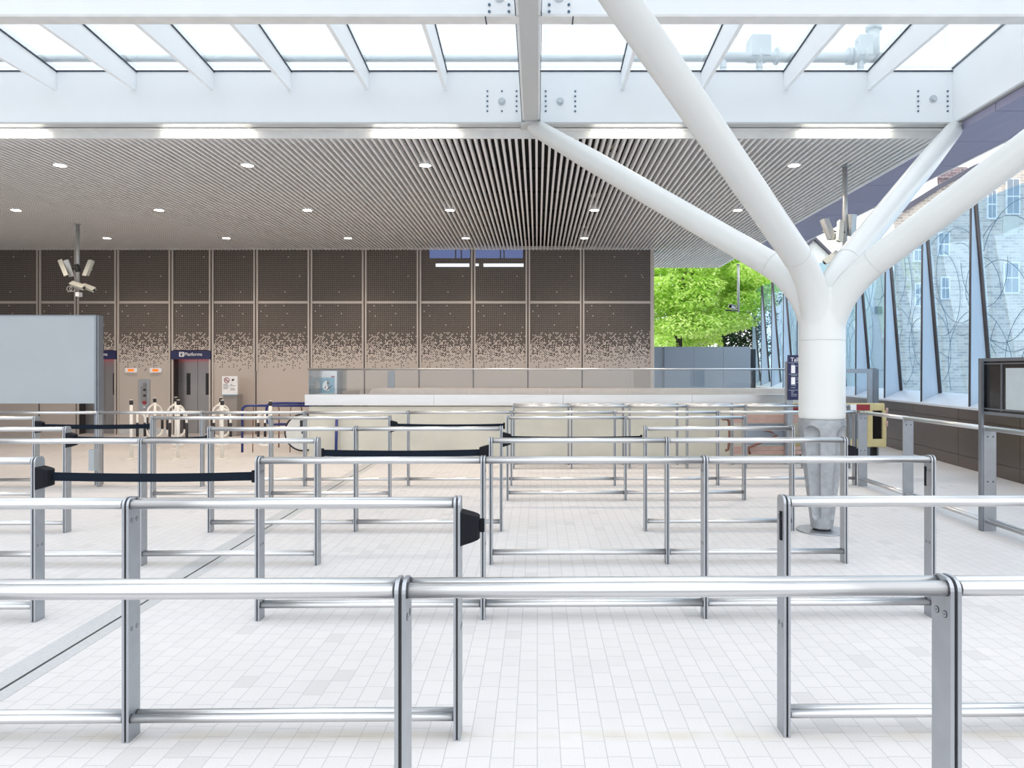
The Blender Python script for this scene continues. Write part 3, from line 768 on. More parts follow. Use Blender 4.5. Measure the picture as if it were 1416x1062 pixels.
while yq_ < 30:
    for k in range(3):
        a0 = rnd.uniform(0, 6.28); CIRC.append((yq_+rnd.uniform(-.5,.5), rnd.uniform(1.4,4.2), rnd.uniform(.55,1.35), a0, a0+rnd.uniform(2.2,5.6)))
    yq_ += .85
for y0, y1 in zip(FYs[:-1], FYs[1:]):
    b = MB(); z0, z1a, z1b = 1.18, ztop(y0), ztop(y1)
    b.prism([(gx(y0,z0)+.02,y0,z0),(gx(y1,z0)+.02,y1,z0),(gx(y1,z1b)+.02,y1,z1b),(gx(y0,z1a)+.02,y0,z1a)], (.012,0,0))
    b.mi = 1
    for (cy_, cz, rr, a0, a1) in CIRC:
        if cy_+rr < y0 or cy_-rr > y1: continue
        pts = []
        for q in range(61):
            an = a0+(a1-a0)*q/60; yy_ = cy_+rr*math.cos(an); zz_ = cz+rr*math.sin(an)
            if y0+.03 < yy_ < y1-.03 and 1.25 < zz_ < min(z1a, z1b)-.05: pts.append((gx(yy_,zz_)+.016, yy_, zz_))
            else:
                if len(pts) > 2: b.tube(pts, .0048, 5)
                pts = []
        if len(pts) > 2: b.tube(pts, .0048, 5)
    b.build('glass_pane', [M['glass_wall'], M['arc_print']], fac)

# ------------------------------------------------------------------ stair parapet
YP = 13.6
sp = empty('stair_parapet', (0, YP+1.5, 0), 'pale concrete stair parapet with steel coping band and glass balustrade', 'parapet')
xl, xr = PX(422.5,YP), PX(1165,YP)
b = MB(); b.box((xl+.06, YP, 0),(xr-.06, YP+.25, PZ(562,YP))); b.box((xl+.06, YP+.95, 0),(xl+.3, YP+2.9, PZ(562,YP))); b.build('concrete_wall', M['concrete'], sp, bevel=.01)
xx = xl; i = 0
while xx < xr-.1:
    x2 = min(xx+2.42, xr); b = MB(); b.box((xx+.002, YP-.05, PZ(560.3,YP)),(x2-.002, YP+.28, PZ(545.5,YP))); b.build('coping_band', M['band'], sp); xx = x2
b = MB(); b.box((xl, YP+.28, PZ(560.3,YP)),(xl+.3, YP+2.9, PZ(545.5,YP))); b.build('coping_band', M['band'], sp)
zg0, zg1 = PZ(546,YP), PZ(511,YP)
xx = PX(425,YP); xe = PX(1168,YP)
while xx < xe-.05:
    x2 = min(xx+1.52, xe); b = MB(); b.box((xx+.004, YP+.06, zg0-.05),(x2-.004, YP+.075, zg1)); b.build('glass_panel', M['glass_clear'], sp); xx = x2
b = MB(); b.tube([(PX(424,YP),YP+.068,zg1+.008),(xe,YP+.068,zg1+.008)], .018, 12); b.build('handrail', M['steel'], sp)
b = MB(); b.box((PX(425,YP), YP+.1, zg0-.05),(PX(425,YP)+.012, YP+2.8, zg1)); b.build('glass_panel', M['glass_clear'], sp)
# far inner wall of the stairwell
b = MB(); b.prism([(PX(509,15.9),15.9,0),(PX(509,15.9),15.9,1.10),(PX(514,15.9),15.9,1.225),(xr+.9,15.9,1.225),(xr+.9,15.9,0)], (0,.9,0)); b.build('far_coping', pbr('pale pinkish metal', (.74,.66,.62), .35, .2), sp)
# metal framed gate panel at the right end
gt = empty('gate_panel', (PX(1190,YP), YP, 0), 'grey steel framed glass gate at the right end of the parapet', 'gate')
x0, x1 = PX(1166,YP), PX(1213,YP)
b = MB(); b.box((x1-.09, YP-.03, 0),(x1-.03, YP+.10, PZ(509,YP))); b.box((x1-.03, YP-.02, 0),(x1+.02, YP+.1, PZ(510,YP))); b.build('post', M['board_frame'], gt)
b = MB(); b.box((x0, YP-.02, PZ(516,YP)),(x1-.09, YP+.05, PZ(510,YP))); b.box((x1-.17, YP-.02, .75),(x1-.09, YP+.05, PZ(516,YP))); b.build('frame', M['steel_plate'], gt)
b = MB(); b.box((x0, YP+.01, .75),(x1-.16, YP+.02, PZ(515,YP))); b.build('glass_panel', M['glass_clear'], gt)
b = MB(); b.box((x0, YP-.01, 0),(x1-.09, YP+.04, .75)); b.build('kick_panel', M['hoard'], gt)

# escalator notice box behind the glass
r = empty('poster_box', (PX(455,14.5), 14.6, 1.0), 'blue and white escalator luggage poster on a box behind the left end of the glass', 'poster')
yb = 14.5
b = MB(); b.box((PX(442,yb), yb, .3),(PX(468,yb), yb+.30, PZ(511.2,yb))); b.build('case', M['board_frame'], r)
b = MB(); b.box((PX(443,yb), yb-.012, PZ(560,yb)),(PX(466,yb), yb, PZ(513,yb))); b.build('poster_sheet', M['poster_white'], r)
b = MB(); b.box((PX(444.2,yb), yb-.016, PZ(560,yb)),(PX(463,yb), yb-.012, PZ(522,yb))); b.build('blue_field', M['poster_blue'], r)
b = MB(); b.tube([P(453.6,533.5,yb-.016)+Vector((0,0,0)), P(453.6,533.5,yb-.020)], .105, 36); b.build('white_disc', M['poster_white'], r)
b = MB()
yq = yb-.022
b.disc(P(453.3,526,yq),(0,-1,0),.012,.002,12)
for (a, c, rr) in (((453.3,527.3),(453.3,532),.009),((453.3,528),(451,531),.006),((453.3,528),(455.5,531),.006),((453.3,532),(454.6,536),.007),((450.8,540.2),(459,533.2),.008),((449.8,533.5),(449.8,537.5),.016)):
    b.tube([P(a[0],a[1],yq), P(c[0],c[1],yq)], rr, 8)
b.build('pictogram', M['gloss_black'], r)
b = MB(); b.box((PX(458,yb), yb-.016, PZ(521.6,yb)),(PX(463,yb), yb-.012, PZ(520.3,yb))); b.build('red_strapline', M['red'], r)

# grey post behind the glass
b = MB(); b.box((PX(536,16.9), 16.9, 0),(PX(545,16.9), 17.0, PZ(513,16.9))); tag(b.build('grey_pillar', M['hoard'], origin=(PX(540,16.9),16.95,0)), 'short grey pillar standing behind the balustrade glass near the poster box', 'pillar')

# ------------------------------------------------------------------ notice boards
r = empty('information_board', (PX(66,10.25), 10.25, 0), 'large blank silver board on steel posts at the left edge', 'board')
yb = 10.24
b = MB(); b.box((PX(-150,yb), yb, PZ(558,yb)),(PX(132.3,yb), yb+.04, PZ(437,yb))); b.build('panel', M['board'], r)
for px in (-150, 131.2):
    b = MB(); b.box((PX(px,yb), yb-.012, 0 if px > 0 else 0),(PX(px,yb)+.028, yb+.12, PZ(436,yb))); b.box((PX(px,yb)+.034, yb, 0),(PX(px,yb)+.05, yb+.12, PZ(436,yb))); b.build('post', M['board_frame'], r)
b = MB(); b.box((PX(-150,yb), yb-.008, PZ(437,yb)),(PX(133,yb), yb+.05, PZ(435.6,yb))); b.build('top_rail', M['board_frame'], r)
b = MB(); b.box((PX(122.5,9.9), 9.9, PZ(651,9.9)),(PX(130,9.9), 9.99, PZ(622,9.9))); tag(b.build('sign_plate', M['board'], origin=(PX(126,9.9),9.95,.3)), 'small white plate low down on the post of the blank board', 'plate')
r = empty('handset_pole', (PX(137.5,10.4), 10.45, 0), 'slim white rod with a ball joint beside the blank board post', 'pole')
b = MB(); b.tube([P(136.2,535,10.42), P(138.6,545,10.42), P(138.8,580,10.42), P(138.6,672,10.42)], .014, 10); b.build('rod', M['white_tube'], r)
b = MB(); b.tube([P(134,534.5,10.42), P(138,534.5,10.42)], .026, 12); b.tube([P(134.5,559.5,10.42), P(138.5,559.5,10.42)], .018, 12); b.build('joint', M['white_tube'], r)

# right black timetable case on the fence
r = empty('display_case', (4.62, 6.6, 0), 'black framed display case with a pale sheet on the right hand fence', 'display case')
xb = XF+.06
yA, yB = 7.33, 5.9
zt, z0 = PZ(495.5,7.33), PZ(571,7.33)
b = MB(); b.box((XF-.032, yA-.02, 0),(XF-.006, yA+.03, zt)); b.build('post', M['board_frame'], r)
b = MB(); b.box((XF+.01, yB, z0),(XF+.10, yA+.02, zt)); b.build('case_back', M['gloss_black'], r)
for z in (zt-.02, z0):
    b = MB(); b.box((XF-.01, yB, z-.012),(XF+.11, yA+.02, z+.018)); b.build('frame_rail', M['board_frame'], r)
b = MB(); b.box((XF+.004, yB, zt-.062),(XF+.012, yA+.02, zt-.05)); b.box((XF+.004, yB, z0+.04),(XF+.012, yA+.02, z0+.052)); b.build('inner_rail', M['board_frame'], r)
b = MB(); b.box((XF+.0, yA-.29, z0+.03),(XF+.012, yA-.275, zt-.05)); b.build('divider', M['board_frame'], r)
b = MB(); b.box((XF+.004, yB+.05, z0+.055),(XF+.0085, yA-.345, zt-.10)); b.build('sheet', M['screen_grey'], r)

# navy map sign beside the column
ysn = 12.6
r = empty('map_sign', (PX(1093,ysn), ysn, 0), 'narrow navy information sign with two white maps, half behind the white column', 'sign')
x0, x1 = PX(1090,ysn), PX(1126,ysn)
b = MB(); b.box((x0, ysn, PZ(553,ysn)),(x1, ysn+.05, PZ(491,ysn))); b.build('sign_board', M['navy'], r)
b = MB(); b.box((PX(1089,ysn), ysn+.05, 0),(PX(1098,ysn), ysn+.14, PZ(500,ysn))); b.build('post', M['steel_plate'], r)
text('Tally Point', .10, (PX(1093,ysn), ysn-.003, PZ(497.5,ysn)), M['white_text'], 'lettering', r, align='LEFT')
for a, c in ((505,516),(521.5,531.5)):
    b = MB(); b.box((PX(1094,ysn), ysn-.004, PZ(c,ysn)),(PX(1099.5,ysn), ysn, PZ(a,ysn))); b.build('map', M['white_text'], r)
b = MB()
for py in (501.5, 517.5, 539.5): b.box((x0, ysn-.003, PZ(py+.35,ysn)),(x1, ysn, PZ(py-.35,ysn)))
for py, a, c in ((503.3,1094,1098),(519.3,1094,1102),(532.8,1094,1101),(536,1094,1100),(541,1094,1098),(543.2,1094,1097),(545.3,1094,1102),(547.5,1094,1102),(506,1101,1103),(522.5,1101,1104),(525,1101,1104),(529,1101,1104)):
    b.box((PX(a,ysn), ysn-.003, PZ(py+.45,ysn)),(PX(c,ysn), ysn, PZ(py-.45,ysn)))
b.build('printed_lines', M['hoard'], r)

# no smoking notice on pedestal
yn = 17.9
r = empty('notice_stand', (PX(318,yn), yn+.15, 0), 'white no smoking notice on a grey pedestal right of the lifts', 'notice stand')
b = MB(); b.box((PX(308.5,yn), yn, 0),(PX(327.5,yn), yn+.35, PZ(546,yn))); b.build('pedestal', M['pedestal'], r)
b = MB(); b.box((PX(307.8,yn), yn-.03, PZ(546,yn)),(PX(328.8,yn), yn+.02, PZ(520.2,yn))); b.build('notice', M['white_text'], r)
b = MB(); b.box((PX(307.8,yn), yn-.031, PZ(546.4,yn)),(PX(328.8,yn), yn+.015, PZ(545.2,yn))); b.build('blue_edge', M['poster_blue'], r)
c = P(313.5,525.7,yn-.034); b = MB(); b.tube(arc(c,.062,0,2*math.pi*31/32,31,(1,0,0),(0,0,1)), .008, 6, closed=True); b.tube([c+Vector((-.045,0,.045)), c+Vector((.045,0,-.045))], .007, 6); b.build('no_smoking_symbol', M['red'], r)
b = MB(); b.box((c.x-.035, c.y-.003, c.z-.012),(c.x+.03, c.y+.003, c.z)); b.tube([P(320.8,526,yn-.034),P(323.6,524.4,yn-.034)], .02, 8); b.build('pictogram', M['gloss_black'], r)
b = MB()
for py, a, cc in ((531.5,309.5,315.5),(533.5,309.5,317.5),(535.4,309.5,316.5),(537.3,309.5,315.5),(531.5,319,322),(533.5,319,326),(537,319.5,325),(539,319.5,326)):
    b.box((PX(a,yn), yn-.033, PZ(py+.5,yn)),(PX(cc,yn), yn-.03, PZ(py-.5,yn)))
b.build('small_print', M['grey_text'], r)

# ------------------------------------------------------------------ white hoop stands (luggage guards)
def hoop_stand(px, Y, both, label, skew=0.0, ztop_=1.085):
    x = PX(px, Y)
    r = empty('hoop_stand', (x, Y, 0), label, 'hoop stand', 'white tubular hoop stands with black bands')
    b = MB(); b.tube([(x,Y,.0),(x,Y,ztop_-.09)], .030, 16); b.tube([(x,Y,ztop_-.012),(x,Y,ztop_)], .031, 16); b.build('post', M['white_tube'], r)
    b = MB(); b.tube([(x,Y,ztop_-.095),(x,Y,ztop_-.012)], .0325, 16); b.build('black_band', M['sleeve'], r)
    b = MB(); b.disc((x,Y,0),(0,0,1),.14,.012,28); b.build('foot_plate', M['white_tube'], r)
    for s in ((-1,1) if both == 2 else (both,)):
        ca, sa = math.cos(skew), math.sin(skew)
        def q(u, z): return (x+s*u*ca, Y+s*u*sa, z)
        path = rounded_path([q(.0,.94 if both == 2 else .86), q(.15,.84 if both == 2 else .86), q(.165,.30), q(.0,.235)], .10)
        if both != 2: path = rounded_path([q(0,.86), q(.23,.83), q(.23,.25), q(0,.24)], .16)
        b = MB(); b.tube(path, .021, 12); h = b.build('hoop', M['white_tube'], r)
        u = .163 if both == 2 else .23
        b = MB(); b.tube([q(u-.004,.40), q(u-.006,.66)], .0255, 12); b.build('black_sleeve', M['sleeve'], h)
    if both != 2:
        xa, ya = x+both*.10*math.cos(skew), Y+.10*math.sin(skew)
        b = MB(); b.tube([(xa,ya,.245),(xa,ya,.85)], .019, 12); h = b.build('inner_leg', M['white_tube'], r)
        b = MB(); b.tube([(xa,ya,.40),(xa,ya,.66)], .0245, 12); b.build('black_sleeve', M['sleeve'], h)
    return r
hoop_stand(181.5, 13.4, 1, 'leftmost white hoop stand with black band, hoop to its right', .35, 1.09)
hoop_stand(246.5, 13.4, 2, 'white double hoop stand in front of the right hand lift', 0, 1.09)
hoop_stand(307.2, 13.4, 2, 'white double hoop stand in front of the no smoking notice', 0, 1.085)
hoop_stand(374, 13.4, -1, 'rightmost white hoop stand, before the navy blue handrails', 0, 1.07)
hoop_stand(214, 15.1, 2, 'farther white hoop stand in front of the lift call panel', .98, 1.06)
hoop_stand(243.3, 15.1, 2, 'farther white hoop stand right behind another, before the right hand lift', .5, 1.08)
hoop_stand(305.3, 15.1, 2, 'farther white hoop stand right behind another, before the notice pedestal', .5, 1.07)

# navy handrails
r = empty('handrail', (PX(370,14.6), 14.6, 0), 'front navy blue tubular handrail left of the concrete parapet', 'handrail', 'navy blue handrails')
Y = 14.4
b = MB(); b.tube(rounded_path([(PX(335,Y),Y,0),(PX(335,Y),Y,PZ(561,Y)),(PX(440,Y),Y,PZ(561,Y))], .12), .024, 12); b.build('tube', M['blue_tube'], r)
for px in (349.5, 401): 
    b = MB(); b.tube([(PX(px,Y+.02),Y+.02,0),(PX(px,Y),Y+.02,PZ(572,Y)),(PX(px+1.2,Y),Y,PZ(563,Y))], .010, 8); b.build('stanchion', M['copper'], r)
r = empty('handrail', (PX(395,15.4), 15.4, 0), 'rear navy blue tubular handrail with looped end', 'handrail', 'navy blue handrails')
Y = 15.3
b = MB(); b.tube(rounded_path([(PX(440,Y),Y,PZ(557.5,Y)),(PX(368.5,Y),Y,PZ(557.5,Y)),(PX(368.5,Y),Y,PZ(587,Y)),(PX(440,Y),Y,PZ(586,Y))], .14), .026, 12); b.build('tube', M['blue_tube'], r)
for px in (385.5, 417):
    b = MB(); b.tube([(PX(px,Y+.02),Y+.02,0),(PX(px,Y),Y+.02,PZ(567,Y)),(PX(px-1.5,Y),Y,PZ(559,Y))], .014, 8); b.build('stanchion', M['copper'], r)
# wheel
Y = 14.15; c = P(419.5,598,Y)
r = empty('wheel', (c.x, Y, c.z-.375), 'white disc wheel with black tyre half hidden behind the parapet end', 'wheel')
b = MB(); b.tube(arc(c,.355,0,2*math.pi*47/48,47,(1,0,0),(0,0,1)), .020, 10, closed=True); b.build('tyre', M['sleeve'], r)
b = MB(); b.tube([c+Vector((0,.012,0)), c+Vector((0,-.012,0))], .345, 48); b.build('disc', M['wheel_white'], r)
b = MB(); b.box((c.x-.05, Y-.05, c.z+.10),(c.x+.03, Y-.012, c.z+.24)); b.build('black_block', M['sleeve'], r)
b = MB(); b.tube([c+Vector((0,-.03,0)), c+Vector((0,.03,0))], .03, 12); b.build('hub', M['steel_dark'], r)
# slim navy post
b = MB(); b.tube([P(464.4,628,13.5), P(465.6,572.5,13.5)], .027, 14); o = b.build('navy_post', M['blue_tube'], origin=(PX(464.5,13.5),13.5,0)); tag(o, 'slim navy blue post leaning against the pale concrete parapet', 'post')
o.data.transform(Matrix.Translation((0,0,-min(v.co.z for v in o.data.vertices))))

# plastic barrier
Y = 13.0
r = empty('plastic_barrier', (PX(1160,Y), Y, 0), 'cream yellow plastic works barrier with red and white strip behind the column', 'barrier')
def zz(py): return PZ(py, Y)
xa, xb_ = PX(1090,Y), PX(1223,Y)
b = MB(); b.box((xa, Y-.025, zz(568)),(xb_, Y+.025, zz(557.5))); b.build('top_board', M['yellow'], r, bevel=.02)
for a, c, m in ((1092,1122,'red'),(1122,1153,'white_text'),(1153,1183.3,'white_text'),(1183.3,1202,'red')):
    if m == 'white_text' and a == 1122: m = 'red' if False else 'white_text'
    b = MB(); b.box((PX(a,Y), Y-.03, zz(567.2)),(PX(c,Y), Y-.024, zz(559.2))); b.build('reflective_strip', M[m], r)
b = MB(); b.box((xa+.02, Y-.02, zz(618.5)),(xb_+.03, Y+.02, zz(607))); b.build('bottom_board', M['yellow'], r, bevel=.015)
for a, c in ((1090,1096),(1110,1116),(1134,1140),(1163,1169),(1200,1206),(1220,1225)):
    b = MB(); b.box((PX(a,Y), Y-.02, zz(607.5)),(PX(c,Y), Y+.02, zz(567.5))); b.build('upright', M['yellow'], r)
for a, c in ((1116,1134),(1206.5,1219.8)):
    b = MB(); b.box((PX(a,Y), Y+.021, zz(607)),(PX(c,Y), Y+.03, zz(568))); b.build('dark_infill', M['gloss_black'], r)
for px in (1110, 1208):
    b = MB(); b.box((PX(px-8,Y), Y-.28, 0),(PX(px+8,Y), Y+.28, .05)); b.box((PX(px-3,Y), Y-.05, .05),(PX(px+3,Y), Y+.05, zz(618))); b.build('foot', M['gloss_black'], r)
b = MB(); b.tube([P(1226.5,564,Y-.02), P(1226.5,574,Y-.02)], .02, 10); b.build('coupling_lug', M['timber'], r)
b = MB(); b.tube([P(1226.5,582,Y-.02), P(1226.5,590,Y-.02)], .018, 10); b.build('coupling_lug', M['timber'], r)

# plank stack with bent pipes
Y = 12.75
r = empty('plank_frame', (PX(1058,Y), Y, 0), 'low frame of pinkish timber planks with bent brown pipes by the parapet', 'plank frame')
for p, q in ((573.5,578.6),(579.6,584.8),(617.8,622),(623.2,628)):
    b = MB(); b.box((PX(1013,Y), Y, PZ(q,Y)),(PX(1128,Y), Y+.05, PZ(p,Y))); b.build('plank', M['timber'], r)
for px in (1012, 1087, 1126):
    b = MB(); b.box((PX(px,Y), Y+.05, 0),(PX(px+3.5,Y), Y+.12, PZ(564,Y))); b.build('upright', M['board_frame'], r)
b = MB(); b.box((PX(1034,Y), Y+.06, PZ(616,Y)),(PX(1086,Y), Y+.09, PZ(586,Y))); b.build('grey_sheet', M['hoard'], r)
b = MB(); b.tube([P(1050,592.5,Y-.04), P(1064,596,Y-.04), P(1075,602,Y-.04), P(1052,612,Y-.04), P(1035,619,Y-.04), P(1037,628,Y-.04)], .022, 8); b.build('bent_pipe', M['copper'], r)
b = MB(); b.tube(rounded_path([P(998,579.5,Y-.03), P(1008,580,Y-.03), P(1009,604,Y-.03), P(1007,622,Y-.03), P(1003,623,Y-.03)], .05), .022, 8); b.build('bent_pipe', M['copper'], r)

# ------------------------------------------------------------------ cameras on poles
def cam_unit(parent, c, d, length, w, mat, up=(0,0,1)):
    """camera housing: shielded box with dark lens end; d points to the lens"""
    c, d = Vector(c), Vector(d).normalized(); u = d.cross(Vector(up))
    if u.length < .05: u = Vector((1,0,0))
    u.normalize(); v = u.cross(d).normalized()
    b = MB(); n = 10; prof = []
    for k in range(n+1):
        a = math.pi*k/n; prof.append(u*(w*math.cos(a))+v*(w*.9*math.sin(a)))
    prof += [u*(-w)-v*w*.7, u*w-v*w*.7]
    b.prism([c-d*length/2+q for q in prof], d*length); h = b.build('camera_housing', mat, parent)
    b = MB(); b.obox(c+v*w*.98+d*.02, d*length*.54, u*w*1.05, v*.006); b.build('sun_shield', mat, h)
    b = MB(); b.tube([c+d*length/2-v*.0, c+d*(length/2+.006)], w*.62, 14); b.build('lens', M['gloss_black'], h)
    b = MB(); b.tube([c-v*w*.7, c-v*(w*.7+.06)], .016, 8); b.build('bracket_arm', M['cam_grey'], h)
def cam_pole(px, Y, py0, py1, label):
    x = PX(px, Y); r = empty('camera_pole', (x, Y, ZC), label, 'camera pole', 'ceiling hung security camera poles')
    b = MB(); b.tube([(x,Y,ZC-.001),(x,Y,PZ(py1,Y))], .036, 16); b.disc((x,Y,ZC-.013),(0,0,1),.06,.012,20); b.build('pole', M['cam_grey'], r); return r, x
Y = 15.2; r, x = cam_pole(107.5, Y, 310, 402, 'left camera pole hanging from the slatted ceiling with five cream cameras')
def pv(a, c, Y0, Y1): return P(c[0],c[1],Y1)-P(a[0],a[1],Y0)
for (a, c, dy, wd, m) in (((86.3,361),(94.5,381),-.12,.040,'cam'),((94.5,360),(102,381),.05,.045,'cam_grey'),((129.5,361),(121.5,381),-.10,.045,'cam'),((102,393),(118.5,398.5),-.18,.047,'cam'),((118,396),(132.5,401.5),-.10,.045,'cam')):
    A, B2 = P(a[0],a[1],Y), P(c[0],c[1],Y+dy)
    cam_unit(r, (A+B2)/2+Vector((0,-.06,0)), B2-A, (B2-A).length, wd, M[m], up=(0,-.8,.6))
b = MB(); b.tube([P(97,372,Y), P(126,372,Y)], .016, 8); b.tube([P(106,366,Y-.03), P(108,376,Y-.03)], .05, 12); b.build('cross_bracket', M['steel_dark'], r)
b = MB(); b.box(tuple(P(104.2,409.8,Y-.06)), tuple(P(114,404.8,Y+.06))); b.build('junction_box', M['win_frame'], r)
for k in range(2):
    b = MB(); b.tube(arc(P(96+4*k,399.5,Y-.05), .055, 0, 2*math.pi*19/20, 19, (1,0,0), (0,0,1)), .008, 6, closed=True); b.build('cable_loop', M['cam_grey'], r)
Y = 10.9; r, x = cam_pole(1168.3, Y, 230, 352, 'right camera pole hanging beside the white column with several grey cameras')
for (a, c, dy, wd, m) in (((1137.5,304),(1148,331.5),-.05,.050,'cam_grey'),((1160.5,307),(1158.5,334),-.15,.038,'cam'),((1176,297),(1175,327),.05,.050,'cam_grey'),((1156,350.5),(1139,363.5),-.1,.042,'cam')):
    A, B2 = P(a[0],a[1],Y), P(c[0],c[1],Y+dy)
    cam_unit(r, (A+B2)/2+Vector((0,-.04,0)), B2-A, (B2-A).length, wd, M[m], up=(.3,-.8,.5))
b = MB(); b.tube(rounded_path([P(1145,308,Y-.05), P(1150,318,Y-.08), P(1158,321.5,Y-.06), P(1168,321,Y-.03)], .05), .011, 8); b.tube([P(1158,321,Y), P(1176,318,Y)], .016, 8); b.build('cable', M['steel_dark'], r)
Y = 20.9; r, x = cam_pole(1021, Y, 365, 432, 'distant camera pole in front of the green tree')
A, B2 = P(1017.5,426,Y), P(1009,424,Y); cam_unit(r, (A+B2)/2, B2-A+Vector((0,-.15,0)), .24, .06, M['cam_grey'])
b = MB(); b.tube([P(1003,429,Y), P(1021,430,Y)], .02, 8); b.build('cross_bracket', M['steel_dark'], r)

# ------------------------------------------------------------------ beyond the concourse
Y = 21.8
r = empty('hoarding', (PX(970,Y), Y, 0), 'blue grey hoarding panels in front of the green tree', 'hoarding')
for a, c in ((905,918.3),(918.7,959),(959.5,1000),(1000.5,1038)):
    b = MB(); y_ = Y+.05 if a < 910 else Y
    b.box((PX(a,Y), y_, 0),(PX(c,Y)+(.06 if a < 910 else 0), y_+.06, PZ(479.5,Y))); b.build('hoarding_panel', M['hoard'], r)
b = MB(); b.box((PX(1038.5,Y), Y+.5, 0),(PX(1052,Y), Y+.6, PZ(482,Y))); tag(b.build('dark_gap_sheet', M['gloss_black'], origin=(PX(1045,Y),Y+.55,0)), 'black sheet standing in for the dark gap right of the blue grey hoarding', 'gate')  # black sheet stands in for the darkness of the gap beside the hoarding

def foliage(name, mat, parent, blobs, n, size, rng):
    b = MB()
    for (c, rad, share_) in blobs:
        for i in range(int(n*share_)):
            while True:
                d = Vector((rng.uniform(-1,1), rng.uniform(-1,1), rng.uniform(-1,1)))
                if .05 < d.length < 1: break
            d = d.normalized()*(d.length**.35)
            p = Vector(c)+Vector((d.x*rad[0], d.y*rad[1], d.z*rad[2]))
            a = rng.uniform(0, 2*math.pi); tilt = rng.uniform(.1, 1.0)
            t = Vector((math.cos(a)*math.cos(tilt), math.sin(a)*math.cos(tilt), -math.sin(tilt)*.7)).normalized()
            s = t.cross(Vector((rng.uniform(-.4,.4), rng.uniform(-.4,.4), 1))).normalized(); L = size*rng.uniform(.6,1.3); W = L*.22
            b.poly([p, p+t*L*.45+s*W, p+t*L, p+t*L*.45-s*W])
    return b.build(name, mat, parent)
rng = random.Random(11)
tr = empty('tree', (7.0, 31, 0), 'bright lime green leafy tree behind the hoarding', 'tree')
blobs = []
for i in range(120):
    a = rng.uniform(0, 2*math.pi); e = rng.uniform(-.95, 1.0); R = rng.uniform(.5, 1.0)
    c = (6.6+3.3*R*math.cos(a)*math.sqrt(1-e*e*.5), 31+2.6*R*math.sin(a), 5.0+3.0*R*e)
    if c[2] < 3.7 and c[0] > 7.5: continue
    rr = rng.uniform(.55, 1.0); blobs.append((c, (rr*1.15, rr*1.0, rr*.55), 1/120))
foliage('foliage', M['leaf'], tr, blobs, 80000, .2, rng)
b = MB(); b.tube([(6.0,31.2,0),(5.95,31.2,2.6),(6.0,31,4.2),(6.4,31,6)], [.34,.30,.22,.08], 12)
for e in ((4.6,30.6,5.6),(7.8,31.4,5.8),(6.6,30.2,6.2),(5.6,32,5.4)): b.tube([(6.0,31.1,3.4), ((6.0+e[0])/2,(31.1+e[1])/2,4.7), e], [.16,.10,.03], 8)
b.build('trunk', M['tree_bark'], tr)
tr = empty('tree', (9.6, 38, 0), 'dark evergreen tree at the right of the lime green tree', 'tree')
blobs = [((9.6+rng.uniform(-2.2,2.6), 38+rng.uniform(-1,1), 4.4+rng.uniform(-1.9,3.4)), (1.0,.9,.8), 1/26) for i in range(26)]
foliage('foliage', M['leaf_dark'], tr, blobs, 13000, .24, rng)
b = MB(); b.tube([(9.6,38,0),(9.7,38,3),(9.6,38,6)], [.3,.22,.08], 10); b.build('trunk', M['tree_bark'], tr)

# brick building
YB = 24.0
bb = empty('brick_building', (PX(1400,YB), YB, 0), 'weathered brick building with tall chimney and white sash windows seen through the glass', 'building')
def Q(px, py, dy=0): return P(px, py, YB)+Vector((0,dy,0))
pts = [Q(1236,578), Q(1236,305), Q(1259,284), Q(1298,258), Q(1345,232), Q(1560,150), Q(1560,578)]
b = MB(); b.prism(pts, (2.6,5,0)); b.build('wall', M['brick'], bb)
def R_(px, py, y): return P(px, py, y)
b = MB(); yc = YB+.8; b.prism([R_(1298,285,yc), R_(1298,240,yc), R_(1336,240,yc), R_(1336,285,yc)], (.56,1.0,0)); b.prism([R_(1296,247,yc-.05), R_(1296,241,yc-.05), R_(1338,241,yc-.05), R_(1338,247,yc-.05)], (.62,1.1,0)); b.prism([R_(1305,240,yc), R_(1305,231,yc), R_(1338,231,yc), R_(1338,240,yc)], (.56,1.0,0)); b.build('chimney', M['brick_chim'], bb)
b = MB(); b.prism([Q(1226,300,-.15), Q(1226,306,-.15), Q(1259,287.5,-.15), Q(1298,262,-.15), Q(1345,236,-.15), Q(1560,154,-.15), Q(1560,148,-.15), Q(1345,229,-.15), Q(1298,255,-.15), Q(1258,280,-.15)], (0,.3,0)); b.build('roof_edge', M['roof_slate'], bb)
b = MB(); b.prism([Q(1386,328,-.02), Q(1387,301,-.02), Q(1409,298,-.02), Q(1407,324,-.02)], (0,.03,0)); b.build('render_patch', M['concrete'], bb)
for (a, c, p, q) in ((1390,1409,247,297),(1364,1377,263,303),(1296,1312,322,354),(1300,1312.5,383,414),(1387,1408,363,406),(1430,1452,240,292),(1440,1460,356,402),(1262,1276,330,362),(1264,1277,392,424)):
    A, B2 = Q(a,q), Q(c,p); b = MB()
    b.box((A.x, YB-.06, A.z),(B2.x, YB+.02, B2.z)); fm = b.build('window', M['win_frame'], bb)
    fw = .035; zm = (A.z+B2.z)/2
    b = MB()
    for (z0, z1) in ((A.z+fw, zm-.02),(zm+.02, B2.z-fw)):
        xm = (A.x+B2.x)/2
        b.box((A.x+fw, YB-.068, z0),(xm-.012, YB-.058, z1)); b.box((xm+.012, YB-.068, z0),(B2.x-fw, YB-.058, z1))
    b.build('pane', M['win_glass'], fm)
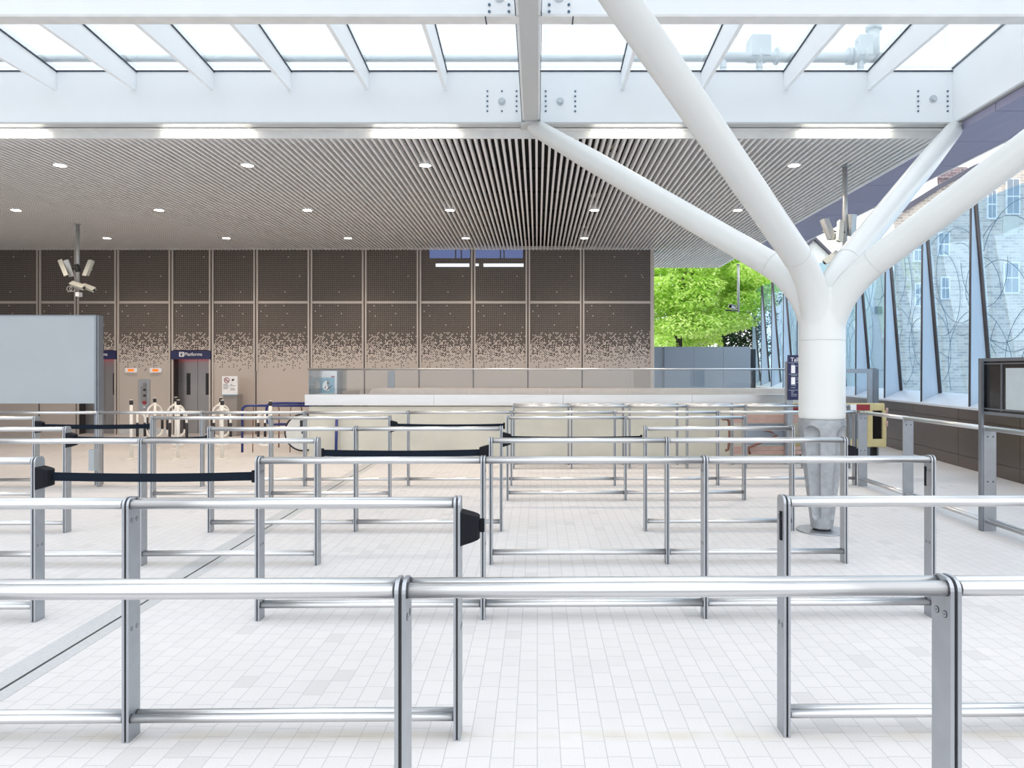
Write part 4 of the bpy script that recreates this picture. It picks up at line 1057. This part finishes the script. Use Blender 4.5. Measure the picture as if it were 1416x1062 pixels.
# pale houses farther off
YH = 36.0
r = empty('white_house', (PX(1190,YH), YH, 0), 'pale rendered house with a flat top, left of the brick building', 'house')
b = MB(); b.prism([P(1120,560,YH),P(1120,392,YH),P(1213,388,YH),P(1213,560,YH)], (0,6,0)); b.build('wall', M['rendered'], r)
b = MB(); b.box((PX(1165,YH-.1), YH-.1, PZ(478,YH)),(PX(1186,YH-.1), YH, PZ(455,YH))); b.build('brick_panel', M['timber'], r)
for (a, c, p, q) in ((1192,1205,398,412),(1168,1182,462,474),(1196,1208,450,470),(1150,1160,420,440)):
    b = MB(); b.box((PX(a,YH), YH-.12, PZ(q,YH)),(PX(c,YH), YH-.02, PZ(p,YH))); b.build('window', M['win_glass'], r)
YH = 30.0
r = empty('white_house', (PX(1222,YH), YH, 0), 'narrow pale house wall touching the brick building', 'house')
b = MB(); b.prism([P(1206,560,YH),P(1206,425,YH),P(1214,380,YH),P(1246,372,YH),P(1246,560,YH)], (0,4,0)); b.build('wall', M['rendered'], r)
b = MB(); b.box((PX(1209,YH), YH-.06, PZ(434,YH)),(PX(1219,YH), YH+.02, PZ(424,YH))); b.build('window', M['win_glass'], r)
YH = 33.6
r = empty('white_house', (PX(1150,YH), YH, 0), 'tall pale gable house showing above the column fork', 'house')
b = MB(); b.prism([P(1112,560,YH),P(1112,345,YH),P(1127,330,YH),P(1150,352,YH),P(1150,560,YH)], (0,1.6,0)); b.build('wall', M['rendered'], r)
b = MB(); b.prism([P(1110,348,YH-.2),P(1127,331,YH-.2),P(1151,354,YH-.2),P(1151,350,YH-.2),P(1127,326,YH-.2),P(1110,343,YH-.2)], (0,1.9,0)); b.build('roof', M['roof_slate'], r)

# pipework on the roof beyond the skylight
r = empty('roof_pipe', (PX(1100,11), 11, 5.9), 'pale pipework with flanges and a vertical duct on the roof seen through the skylight', 'pipework')
Y = 11.0
b = MB(); b.tube([P(985,79,Y), P(1225,80,Y)], .075, 14); b.build('pipe', M['roof_pipe'], r)
b = MB(); b.tube([P(-20,81,Y), P(985,81,Y)], .05, 12); b.build('pipe', M['roof_pipe'], r)
for px in (1048, 1072, 1178, 1192, 1172): b = MB(); b.tube([P(px,78,Y), P(px+3.5,78,Y)], .125, 16); b.build('flange', M['roof_pipe'], r)
b = MB(); b.tube([P(1208,80,Y), P(1208,38,Y)], .085, 14); b.tube([P(1208,42,Y), P(1208,37,Y)], .115, 14); b.build('duct', M['roof_pipe'], r)
b = MB(); b.box(tuple(P(1040,76,Y-.1)), tuple(P(1058,60,Y+.2))); b.box(tuple(P(1190,75,Y-.1)), tuple(P(1199,56,Y+.1))); b.build('valve_box', M['roof_pipe'], r)
b = MB(); b.tube([P(1185,60,Y), P(1188,53,Y), P(1200,52,Y), P(1206,58,Y)], .014, 8); b.build('handwheel_loop', M['roof_pipe'], r)
for px in (1050, 1190, 1000):
    b = MB(); b.tube([P(px,80,Y), (PX(px,Y), Y, ZC+.32)], .05, 8); b.build('support', M['roof_pipe'], r)
